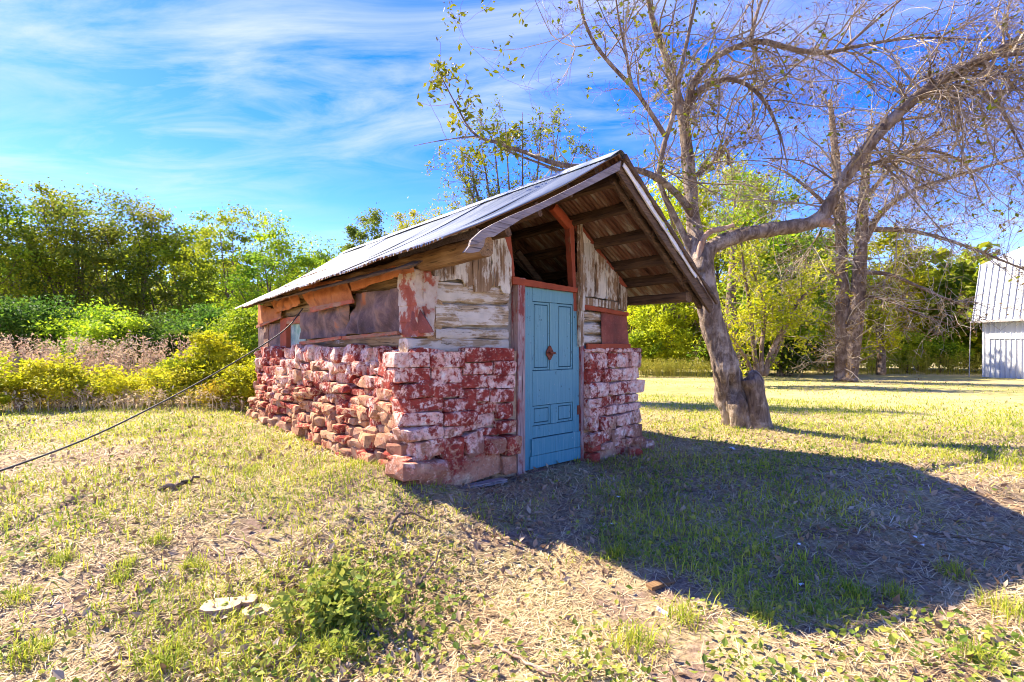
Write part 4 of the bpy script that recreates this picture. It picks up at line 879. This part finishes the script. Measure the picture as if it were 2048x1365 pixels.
twig_tree('double_tree', 'double trunked bare tree standing between the apple tree and the barn', (1690, 757, 22),
  [('trunk', [(1682, 764, 22, .36), (1683, 745, 22, .29), (1685, 650, 22, .27), (1683, 520, 22, .24), (1680, 420, 22, .21), (1672, 320, 22, .17), (1660, 200, 22, .09)], .2),
   ('trunk', [(1696, 764, 21.8, .43), (1699, 745, 21.8, .34), (1710, 650, 21.7, .31), (1720, 540, 21.6, .27), (1724, 450, 21.6, .23), (1730, 360, 21.6, .18), (1742, 250, 21.6, .10)], .2),
   ('limb', [(1722, 500, 21.6, .17), (1760, 430, 21.2, .14), (1820, 385, 20.8, .11), (1920, 350, 20.4, .08), (2060, 310, 20, .05)], .6),
   ('limb', [(1724, 460, 21.6, .15), (1790, 460, 21, .11), (1860, 470, 20.4, .085), (1950, 500, 20, .06), (2050, 540, 19.6, .035)], .8),
   ('limb', [(1720, 545, 21.6, .12), (1780, 550, 21, .09), (1850, 580, 20.5, .065), (1920, 610, 20, .035)], .7),
   ('limb', [(1718, 590, 21.6, .10), (1770, 600, 21.2, .07), (1830, 625, 20.8, .05), (1900, 650, 20.5, .025)], .7),
   ('limb', [(1728, 400, 21.6, .12), (1790, 330, 21.2, .09), (1870, 270, 20.8, .065), (1980, 230, 20.4, .04)], .5),
   ('limb', [(1682, 440, 22, .12), (1630, 390, 22, .09), (1580, 350, 22, .06), (1540, 330, 22, .03)], .4),
   ('limb', [(1687, 560, 22, .09), (1640, 530, 22, .06), (1590, 525, 22, .035)], .6)], 'bark_brown', 31, 5.0, (.7, 2.2), .03, .12, 'leaf_dry', .11)
twig_tree('small_tree', 'small many stemmed tree behind the leaning apple trunk', (1520, 745, 19),
  [('stem', [(1515, 752, 19, .11), (1508, 700, 19, .085), (1500, 620, 19, .07), (1488, 540, 19, .05), (1480, 470, 19, .03)], .1),
   ('stem', [(1522, 752, 19, .10), (1524, 690, 19, .08), (1530, 620, 19, .06), (1512, 560, 19, .04), (1500, 520, 19, .02)], .1),
   ('stem', [(1528, 752, 19, .13), (1545, 700, 19, .10), (1572, 650, 18.8, .085), (1600, 600, 18.6, .06), (1650, 560, 18.4, .03)], .2),
   ('stem', [(1530, 752, 19, .09), (1552, 705, 19.1, .07), (1570, 660, 19.2, .055), (1580, 590, 19.2, .03)], .1),
   ('stem', [(1506, 752, 18.9, .09), (1490, 715, 18.8, .07), (1460, 670, 18.6, .05), (1430, 600, 18.5, .025)], .1)], 'bark_brown', 32, 4, (.5, 1.3), .02, .5, 'leaf_yellow', .15)
twig_tree('slim_tree', 'slim tree with short straight trunk among yellow bushes', (1762, 742, 27),
  [('trunk', [(1762, 750, 27, .24), (1762, 700, 27, .2), (1758, 660, 27, .16), (1762, 625, 27, .10), (1766, 595, 27, .04)], .1)], 'bark_brown', 33, 5, (.5, 1.2), .03, .7, 'leaf_yellow', .2)
twig_tree('dark_trunk_tree', 'dark reddish trunk half hidden just right of the leaning apple trunk', (1462, 735, 24),
  [('trunk', [(1470, 742, 24, .34), (1466, 690, 24, .28), (1462, 620, 24, .26), (1466, 520, 24, .18), (1470, 380, 24, .015)], .1)], 'bark_brown', 34, 4, (.8, 2.2), .03, .7, 'leaf_green', .2)
# sparse upright tree behind the shed roof
stems = []
for i, (x0, x1, tp_) in enumerate(((985, 930, 300), (1000, 960, 270), (1015, 985, 255), (1030, 1010, 240), (1045, 1045, 225), (1055, 1085, 228), (1065, 1120, 245), (1075, 1160, 280), (980, 915, 345), (1085, 1175, 320))):
    stems.append(('stem', [(1030+(x0-1030)*.25, 720, 14, .07), (x0, 520, 14, .05), ((x0+x1)/2, 400, 14, .032), (x1, tp_, 14, .008)], .0))
twig_tree('sparse_tree', 'sparse leafy tree of upright stems showing above the shed roof ridge', (1030, 720, 14), stems, 'bark_brown', 35, 6, (.3, .75), .01, .62, 'leaf_olive', .085, kids=(2, 3))

# ------------------------------------------------------------------ white barn
def build_barn():
    bd = np.array([.177, -1.0]); bd /= np.linalg.norm(bd); bn = np.array([-bd[1], bd[0]]); bn = np.array([.985, .174])  # along the wall towards us / inward
    Y1 = 26.0; far = at(1967, 700, Y1)[:2]; g = float(gz(*far))-.02
    root = thing('white_barn', 'white metal barn with steep roof at the right frame edge', 'barn', (far[0], far[1], g)); L, HW, W = 9.0, 2.9+.33, 8.0
    zb = CAMZ-(757-HY)/FOC*Y1-g; HW = (757-640)/FOC*Y1+zb
    def W3(a, d, z): p = bd*a+bn*d; return (p[0], p[1], z)
    def bbox(name, a0, a1, d0, d1, z0, z1, mat, par=root):
        V = np.array([W3(a, d, z) for z in (z0, z1) for d in (d0, d1) for a in (a0, a1)]); return part(name, V, np.array(BOXF), mat, par)
    bbox('wall', 0, L, .03, W, -.3, HW, M['barn'])
    for i in range(int(L/.23)): bbox('rib', .06+i*.23, .085+i*.23, .0, .029, -.1 if i < 2 else HW-.92, HW, M['barn'])
    bbox('corner_trim', -.05, .05, -.03, .08, -.1, HW, M['barn_trim'] if 0 else M['barn'])
    bbox('door_track', .28, L, -.16, -.04, HW-1.02, HW-.92, M['barn'])
    dr = bbox('sliding_door', .32, 5.2, -.10, -.03, .02, HW-1.04, M['barn'])
    for i in range(20): bbox('door_rib', .36+i*.23, .40+i*.23, -.15, -.101, .04, HW-1.06, M['barn_roof'], dr)
    # gambrel roof: steep lower pitch
    prof = [(-.30, HW-.06), (.22, HW+2.95), (W/2, HW+4.4), (W-.22, HW+2.95), (W+.3, HW-.06)]
    for k in range(4):
        (d0, z0), (d1, z1) = prof[k], prof[k+1]
        V = np.array([W3(-.35, d0, z0), W3(L, d0, z0), W3(L, d1, z1), W3(-.35, d1, z1)]); V = np.vstack([V, V-[0, 0, .06]])
        rs = part('roof_slope', V, [[0, 1, 2, 3], [7, 6, 5, 4], [0, 4, 5, 1], [1, 5, 6, 2], [2, 6, 7, 3], [3, 7, 4, 0]], M['barn_roof'], root)
        if k == 0:
            for i in range(30):
                a = -.30+i*.3; n = np.array([-(z1-z0), (d1-d0)]); n /= np.linalg.norm(n)
                V = np.array([W3(a+s*.015, d0+(d1-d0)*f+n[0]*e, z0+(z1-z0)*f+n[1]*e) for e in (.002, .05) for f in (0, 1) for s in (-1, 1)]); part('roof_rib', V, np.array(BOXF), M['barn_roof'], rs)
    bbox('gutter', -.35, L, -.42, -.302, HW-.16, HW-.05, M['barn_trim'])
    V = np.array([W3(0.02, .05, HW), W3(.02, W, HW), W3(.02, W-.3, HW+2.8), W3(.02, W/2, HW+4.25), W3(.02, .3, HW+2.8)]); part('gable_end', V, [[0, 1, 2, 3, 4]], M['barn'], root)
    pl, q = tubes(np.array([[W3(-.33, -.38, HW-.1), W3(-.36, -.4, HW*.5), W3(-.38, -.42, -.05)]]), np.full((1, 3), .022), 6); part('downspout', pl, q, M['barn_trim'], root)
build_barn()

# ------------------------------------------------------------------ cable, fence post
def build_cable():
    s = on_t(*c6(905, 480), -1.36); w = shed_to_world(-1.36, s[0], s[1])
    pts = [[*w], [*at(575, 655, w[1]*.95)], [*at(520, 694, w[1]*.88)], [*at(380, 775, 5.3)], [*at(200, 866, 4.4)], [*at(0, 942, 3.6)], [*at(-200, 1000, 3.0)], [-4.6, 2.6, .02]]
    P = spline(pts, 70); V, F = tubes(P[None], np.full((1, 70), .008), 6); tag(link('cable', make_mesh('cable', V, F, M['cable'], True)), 'thin black cable slung from the shed window down across the meadow', 'cable')
build_cable()
fp = at(40, 830, 9.3); fz = float(gz(fp[0], fp[1])); P = spline([[0, 0, -.2, .085], [-.02, 0, .4, .08], [-.07, .03, .85, .085], [-.09, .03, 1.0, .06]], 14); V, F = tubes(P[None, :, :3], P[None, :, 3], 10)
V = V+.015*np.stack([fbm(V*6+q, 3+q, 3) for q in range(3)], -1); Fl = [list(q) for q in F]+[list(range(130, 140))]
o = link('fence_post', make_mesh('fence_post', V, Fl, M['bark_dead'], True), None, (fp[0], fp[1], fz)); tag(o, 'leaning reddish wooden fence post at the left in the brush', 'post')

# ------------------------------------------------------------------ ground cover
rgg = np.random.default_rng(99)
def in_shed(x, y, m=.0):
    t = (x-SO[0])*D1[0]+(y-SO[1])*D1[1]; u = (x-SO[0])*D2[0]+(y-SO[1])*D2[1]; return (t > -1.45-m) & (t < T1+m) & (u > -.05-m) & (u < UB+m)
def scatter(n, r0=1.9, r1=13, p=.55, amax=52):
    r = r0*(r1/r0)**(rgg.random(n)**p if p != 1 else rgg.random(n)); a = np.radians(rgg.uniform(-amax, amax, n)); x, y = r*np.sin(a), r*np.cos(a)
    k = ~in_shed(x, y) & (np.hypot(x-APPLE[0], y-APPLE[1]) > .3); return x[k], y[k]
def patch(x, y, f, s): return fbm(np.stack([x*f, y*f, 0*x], -1), s, 3)
def blades(x, y, L, w, lift, curl, mat, name, label, cat, dirs=None, segs=2):
    n = len(x); z = gz(x, y); a = rgg.uniform(0, 2*np.pi, n) if dirs is None else dirs; d = np.stack([np.cos(a), np.sin(a), 0*a], -1); s = np.stack([-np.sin(a), np.cos(a), 0*a], -1)
    base = np.stack([x, y, z+.002], -1); el = lift; h = np.stack([np.cos(el), np.sin(el)], -1)
    mid = base+(d*h[:, :1]+[0, 0, 1]*h[:, 1:])*L[:, None]*.5; el2 = el-curl; h2 = np.stack([np.cos(el2), np.sin(el2)], -1)
    tip = mid+(d*h2[:, :1]+[0, 0, 1]*h2[:, 1:])*L[:, None]*.5; W_ = w[:, None]*.5
    V = np.stack([base-s*W_, base+s*W_, mid-s*W_*.9, mid+s*W_*.9, tip], 1).reshape(-1, 3); b0 = (np.arange(n)*5)[:, None]
    F = np.concatenate([b0+[0, 1, 3], b0+[0, 3, 2], b0+[2, 3, 4]]); o = link(name, make_mesh(name, V, F, M[mat])); return tag(o, label, cat, kind='stuff')
def U(a, b_, n): return rgg.uniform(a, b_, n)
# straw and mown clippings
x, y = scatter(160000, 1.7, 12); k = patch(x, y, 1.1, 4)+rgg.normal(0, .25, len(x)) > -.35; x, y = x[k], y[k]; r = np.hypot(x, y); n = len(x)
blades(x, y, U(.03, .13, n)*(1+.03*r), U(.0018, .0042, n)*(1+.16*r), U(-.02, .4, n), U(-.1, .5, n), 'straw', 'dry_grass_litter', 'dry cut straw lying all over the ground', 'straw')
# green grass: patches and tufts
gpatch = np.array([[*gpt(1340, 1060)[:2], .50, .95], [*gpt(1250, 985)[:2], .35, .6], [*gpt(1600, 1010)[:2], .5, .45], [*gpt(1500, 1150)[:2], .45, .7], [*gpt(1640, 1200)[:2], .35, .5], [*gpt(450, 900)[:2], .9, .35], [*gpt(120, 1000)[:2], .8, .35]])
x, y = scatter(110000, 1.7, 15, .8); g = patch(x, y, .75, 21)+.30*(y > 5.5)-.20*(y < 4.2); 
for px_, py_, rr_, ww in gpatch: g = g+ww*2.0*np.exp(-((x-px_)**2+(y-py_)**2)/rr_**2)
k = g+rgg.normal(0, .16, len(x)) > .10; x, y = x[k], y[k]; r = np.hypot(x, y); n = len(x)
blades(x, y, U(.03, .10, n)*(1+.02*r), U(.0025, .0055, n)*(1+.15*r), U(.5, 1.5, n), U(.2, 1.1, n), 'grass', 'green_grass', 'short green grass growing in patches over the yard', 'grass')
x, y = scatter(45000, 7.5, 30, .9, 50); k = patch(x, y, .35, 33)+rgg.normal(0, .2, len(x)) > -.05; x, y = x[k], y[k]; n = len(x)
blades(x, y, U(.04, .11, n), U(.008, .022, n), U(.3, 1.4, n), U(.2, 1.1, n), 'grass', 'lawn_grass', 'mown yellowish grass on the lawn further away', 'grass')
tx, ty, tl = [], [], []
for px_, py_, s_ in ((315, 1085, .10), (120, 1125, .09), (250, 1135, .08), (390, 1135, .09), (500, 945, .08), (240, 1160, .07), (60, 1315, .12), (335, 1325, .14), (640, 1312, .12), (1230, 1112, .11), (2010, 1225, .13), (1270, 1295, .15), (1370, 1240, .13), (1910, 1150, .1), (1960, 1320, .1), (1520, 1235, .1), (420, 1215, .06), (690, 1310, .09), (30, 1200, .09), (1790, 1195, .11), (1700, 1190, .10)):
    Xg, Yg = gpt(px_, py_)[:2]; m = int(70+600*s_); tx.append(Xg+rgg.normal(0, s_*.45, m)); ty.append(Yg+rgg.normal(0, s_*.45, m)); tl.append(U(.35, 1.1, m)*s_*1.1)
x, y, l = map(np.concatenate, (tx, ty, tl)); n = len(x); blades(x, y, l, U(.003, .006, n), U(.7, 1.5, n), U(.2, 1.3, n), 'grass', 'grass_tufts', 'longer yellow green grass tufts scattered over the ground', 'grass')
# broad leaved weeds and clover
x, y = scatter(42000, 1.7, 11, .8); g = patch(x, y, 1.3, 55)+.25*(x > -1.2)*(y < 4)-.1
for px_, py_, Yc, rr_, ww in ((1450, 885, 7.0, .9, 1.0), (1600, 905, 6.2, .8, 1.0), (1350, 960, 4.9, .4, .7), (1720, 940, 5.5, .6, .8), (1450, 1000, 4.3, .5, .5), (640, 1210, 2.6, .4, .9), (830, 1130, 3.1, .6, .3), (1180, 950, 5.2, .35, .8), (520, 930, 5.6, .5, .4)):
    q = at(px_, py_, Yc); g = g+ww*np.exp(-((x-q[0])**2+(y-q[1])**2)/rr_**2)
k = g+rgg.normal(0, .2, len(x)) > .38; x, y = x[k], y[k]; C = np.stack([x, y, gz(x, y)+U(.005, .05, len(x))], -1)
V, F = leaves(rgg, C, .033, .7, .7, var=.6); tag(link('ground_weeds', make_mesh('ground_weeds', V, F, M['weed'])), 'low broad leaved weeds spreading between the straw', 'weeds', kind='stuff')
# fallen leaves and chips
x, y = scatter(26000, 1.7, 11, .8); k = patch(x, y, .9, 71)+.5*np.exp(-((x-2.6)**2+(y-4.6)**2)/2.2)+rgg.normal(0, .2, len(x)) > .02; x, y = x[k], y[k]
C = np.stack([x, y, gz(x, y)+U(.003, .02, len(x))], -1); V, F = leaves(rgg, C, .05, .6, .5, var=.6); tag(link('fallen_leaves', make_mesh('fallen_leaves', V, F, M['litter'])), 'dry fallen leaves and bark chips on the ground', 'leaves', kind='stuff')
# tall reddish weeds behind the brush, goldenrod strip right of the shed
def tall(name, label, px0, px1, Y0, Y1, n, h0, h1, mat, plume):
    Yv = U(Y0, Y1, n); x = (U(px0, px1, n)-CX)/FOC*Yv; z = gz(x, Yv); hh = U(h0, h1, n); P = np.stack([np.stack([x, Yv, z], -1), np.stack([x+rgg.normal(0, .04, n), Yv, z+hh*.6], -1), np.stack([x+rgg.normal(0, .12, n), Yv, z+hh], -1)], 1)
    V, F = tubes(P, np.stack([np.full(n, .006), np.full(n, .005), np.full(n, .003)], 1), 3); F3 = np.concatenate([F[:, [0, 1, 2]], F[:, [0, 2, 3]]])
    k = np.repeat(np.arange(n), plume); f = U(.55, 1.05, len(k)); C = P[k, 1]*(1-(f-.55)[:, None]/.45)+P[k, 2]*((f-.55)[:, None]/.45)+rgg.normal(0, .03, (len(k), 3))
    V2, F2 = leaves(rgg, C, .07, .3, .35); tag(link(name, make_mesh(name, np.vstack([V, V2]), np.vstack([F3, F2+len(V)]), M[mat])), label, 'weeds', kind='stuff')
tall('tall_weeds', 'tall reddish dry weeds with seed heads behind the yellow brush', -60, 400, 10.4, 12.2, 560, .5, 1.45, 'plume', 20)
tall('dry_brush_stalks', 'pale dry stalks tangled at the foot of the brush', -60, 520, 8.8, 10.2, 420, .12, .42, 'straw', 7)
tall('goldenrod', 'yellow goldenrod strip along the wood edge right of the shed', 1255, 1420, 25, 27, 420, .5, 1.0, 'goldenrod', 22)
tall('wood_edge_weeds', 'green weeds along the foot of the right wood', 1250, 1965, 28, 33, 1500, .5, 1.5, 'goldenrod', 16)
# the leafy weed clump in the foreground
wc = gpt(668, 1240); wc[2] = float(gz(wc[0], wc[1])); weed = thing('weed_clump', 'leafy green weed clump beside the pale cut stumps in the foreground', 'weed', tuple(wc)); P = []; R = []; C = []
for i in range(64):
    a = rgg.uniform(0, 6.28); s_ = abs(rgg.normal(0, .115)); b0 = np.array([math.cos(a)*s_*1.3, math.sin(a)*s_, 0]); hh = rgg.uniform(.08, .34)*math.exp(-s_*1.5); top = b0+[rgg.normal(0, .05), rgg.normal(0, .05), hh]
    p = spline([b0, (b0+top)/2+rgg.normal(0, .01, 3), top], 8); P.append(p); R.append(np.linspace(.0025, .001, 8)); C += [p[j]+rgg.normal(0, .012, 3) for j in range(2, 8) for _ in range(3)]
V, F = tubes(np.array(P), np.array(R), 4); link('stems', make_mesh('stems', V, F, M['weed']), weed)['kind'] = 'stuff'; V, F = leaves(rgg, np.array(C), .042, .5, .7); link('foliage', make_mesh('foliage', V, F, M['weed']), weed)
# cut stumps level with the ground
def stump(px_, py_, rx, ry, h, lab, seed):
    p = gpt(px_, py_, h); g = float(gz(p[0], p[1])); r = np.random.default_rng(seed); k = 28; a = np.arange(k)*2*np.pi/k
    rr = 1+.34*fbm(np.stack([np.cos(a)*1.3+seed, np.sin(a)*1.3, a*0], -1), seed, 3); V = []
    for z_, s_ in ((-.08, 1.08), (h*.6, 1.02), (h, 1.0)): V += [(np.cos(q)*rx*rr[i]*s_, np.sin(q)*ry*rr[i]*s_, z_) for i, q in enumerate(a)]
    V += [(0, 0, h+.004)]; F = [[l*k+i, l*k+(i+1) % k, (l+1)*k+(i+1) % k, (l+1)*k+i] for l in range(2) for i in range(k)]+[[2*k+i, 2*k+(i+1) % k, 3*k] for i in range(k)]
    o = link('cut_stump', make_mesh('cut_stump', V, F, [M['cut'], M['bark_dead']], midx=[1]*(2*k)+[0]*k), None, (p[0], p[1], g)); tag(o, lab, 'stump', 'freshly cut stumps')
stump(445, 1208, .10, .075, .045, 'pale cut stump with split bark side, left one of the pair', 3); stump(492, 1197, .065, .05, .04, 'small pale cut stump behind the pair in front of it', 6); stump(515, 1218, .085, .06, .03, 'flat pale cut stump, right one next to the leafy weed', 9)
# sticks
def stick(pts, r, lab, mat='bark_dead'):
    q = []
    for px_, py_, lift in pts: p = gpt(px_, py_); q.append([p[0], p[1], float(gz(p[0], p[1]))+r+lift])
    P = spline(q, 16); P += rgg.normal(0, r*.5, P.shape); V, F = tubes(P[None], np.linspace(r, r*.5, 16)[None], 6); Fl = [list(f_) for f_ in F]+[list(range(6))[::-1], list(range(90, 96))]
    tag(link('stick', make_mesh('stick', V, Fl, M[mat], True)), lab, 'stick', 'sticks on the ground')
stick([(450, 1076, .01), (500, 1095, .02), (520, 1115, .02), (570, 1130, .01)], .006, 'long pale crooked stick lying left of the leafy weed')
stick([(322, 985, .01), (355, 978, .01), (392, 965, .01)], .022, 'short dark branch piece on the left sunlit grass', 'bark_brown')
stick([(432, 1132, .01), (445, 1152, .01), (468, 1162, .01)], .007, 'short bent pale stick above the cut stumps')
stick([(780, 1065, .02), (805, 1045, .05), (860, 1052, .02)], .014, 'forked dark stick lying before the shed corner', 'bark_brown')
stick([(835, 1175, .0), (860, 1150, .04), (880, 1128, .09)], .010, 'dark stick poking up right of the leafy weed', 'bark_brown')
stick([(700, 1250, .01), (740, 1265, .03), (770, 1300, .02)], .009, 'curved brown stick below the leafy weed')
stick([(1740, 1060, .01), (1880, 1072, .01), (2040, 1100, .01)], .007, 'long thin stick in the shade near the right frame edge', 'bark_brown')
stick([(1430, 945, .01), (1560, 935, .02), (1720, 945, .01)], .008, 'long thin stick in the shade near the apple tree', 'bark_brown')
stick([(265, 1180, .01), (275, 1215, .02), (272, 1245, .0)], .006, 'thin stick left of the cut stumps')
stick([(1000, 1300, .01), (1060, 1340, .02), (1120, 1362, .01)], .008, 'brown stick at the bottom edge of the picture')
def plank(px_, py_, L, W_, rot, lab, mat, h=.02):
    p = gpt(px_, py_); g = float(gz(p[0], p[1])); o = outline([(-L/2, -W_/2), (L/2, -W_/2*.8), (L/2*.96, W_/2), (-L/2, W_/2*.9)], .05, .006); n = len(o)
    V = np.vstack([np.c_[o, np.full(n, -.01)], np.c_[o, np.full(n, h)]]); F = [list(range(n))[::-1], list(range(n, 2*n))]+[[i, (i+1) % n, n+(i+1) % n, n+i] for i in range(n)]
    q = link('plank', make_mesh('plank', V, F, M[mat]), None, (p[0], p[1], g+.012)); q.rotation_euler = (0, .03, rot); tag(q, lab, 'plank', 'old planks on the ground')
plank(950, 975, .75, .10, .72, 'old dark plank lying along the foot of the front wall', 'grey_board'); plank(1330, 1170, .28, .07, .5, 'flat brown board piece at the shadow edge in the foreground', 'brown_beam', .012)
plank(1325, 1228, .075, .014, -1.0, 'small pale wood chip below the flat brown board', 'white_strip', .012)
def scrap(px_, py_, s_, lab, seed):
    p = gpt(px_, py_); g = float(gz(p[0], p[1])); r = np.random.default_rng(seed); k = 9; a = np.arange(k)*2*np.pi/k; rr = r.uniform(.55, 1.1, k)*s_
    V = [(np.cos(a[i])*rr[i], np.sin(a[i])*rr[i]*.7, r.uniform(-.1, .5)*s_) for i in range(k)]+[(0, 0, .55*s_)]; V = np.array(V); V = np.vstack([V, V-[0, 0, .003]]); F = [[i, (i+1) % k, k] for i in range(k)]+[[(i+1) % k+k+1, i+k+1, 2*k+1] for i in range(k)]
    tag(link('paper_scrap', make_mesh('paper_scrap', V, F, M['paper']), None, (p[0], p[1], g+.012)), lab, 'litter', 'white scraps on the ground')
for i, (a, b_, s_, lab) in enumerate(((806, 1306, .035, 'largest white scrap, in the sunlit straw at the bottom'), (1602, 1174, .022, 'white scrap in the shade nearest the shadow tip'), (1236, 998, .025, 'white scrap in the shade below the door'), (1465, 900, .05, 'crumpled white scrap by the weeds near the apple tree'),
    (1228, 1052, .035, 'grey white crumpled scrap at the left shadow edge'), (1598, 1092, .02, 'white scrap in the middle of the shaded grass'), (1830, 1078, .02, 'white scrap in the right part of the shade'), (1844, 1094, .016, 'tiny white scrap just below the one in the right shade'))): scrap(a, b_, s_, lab, i+3)
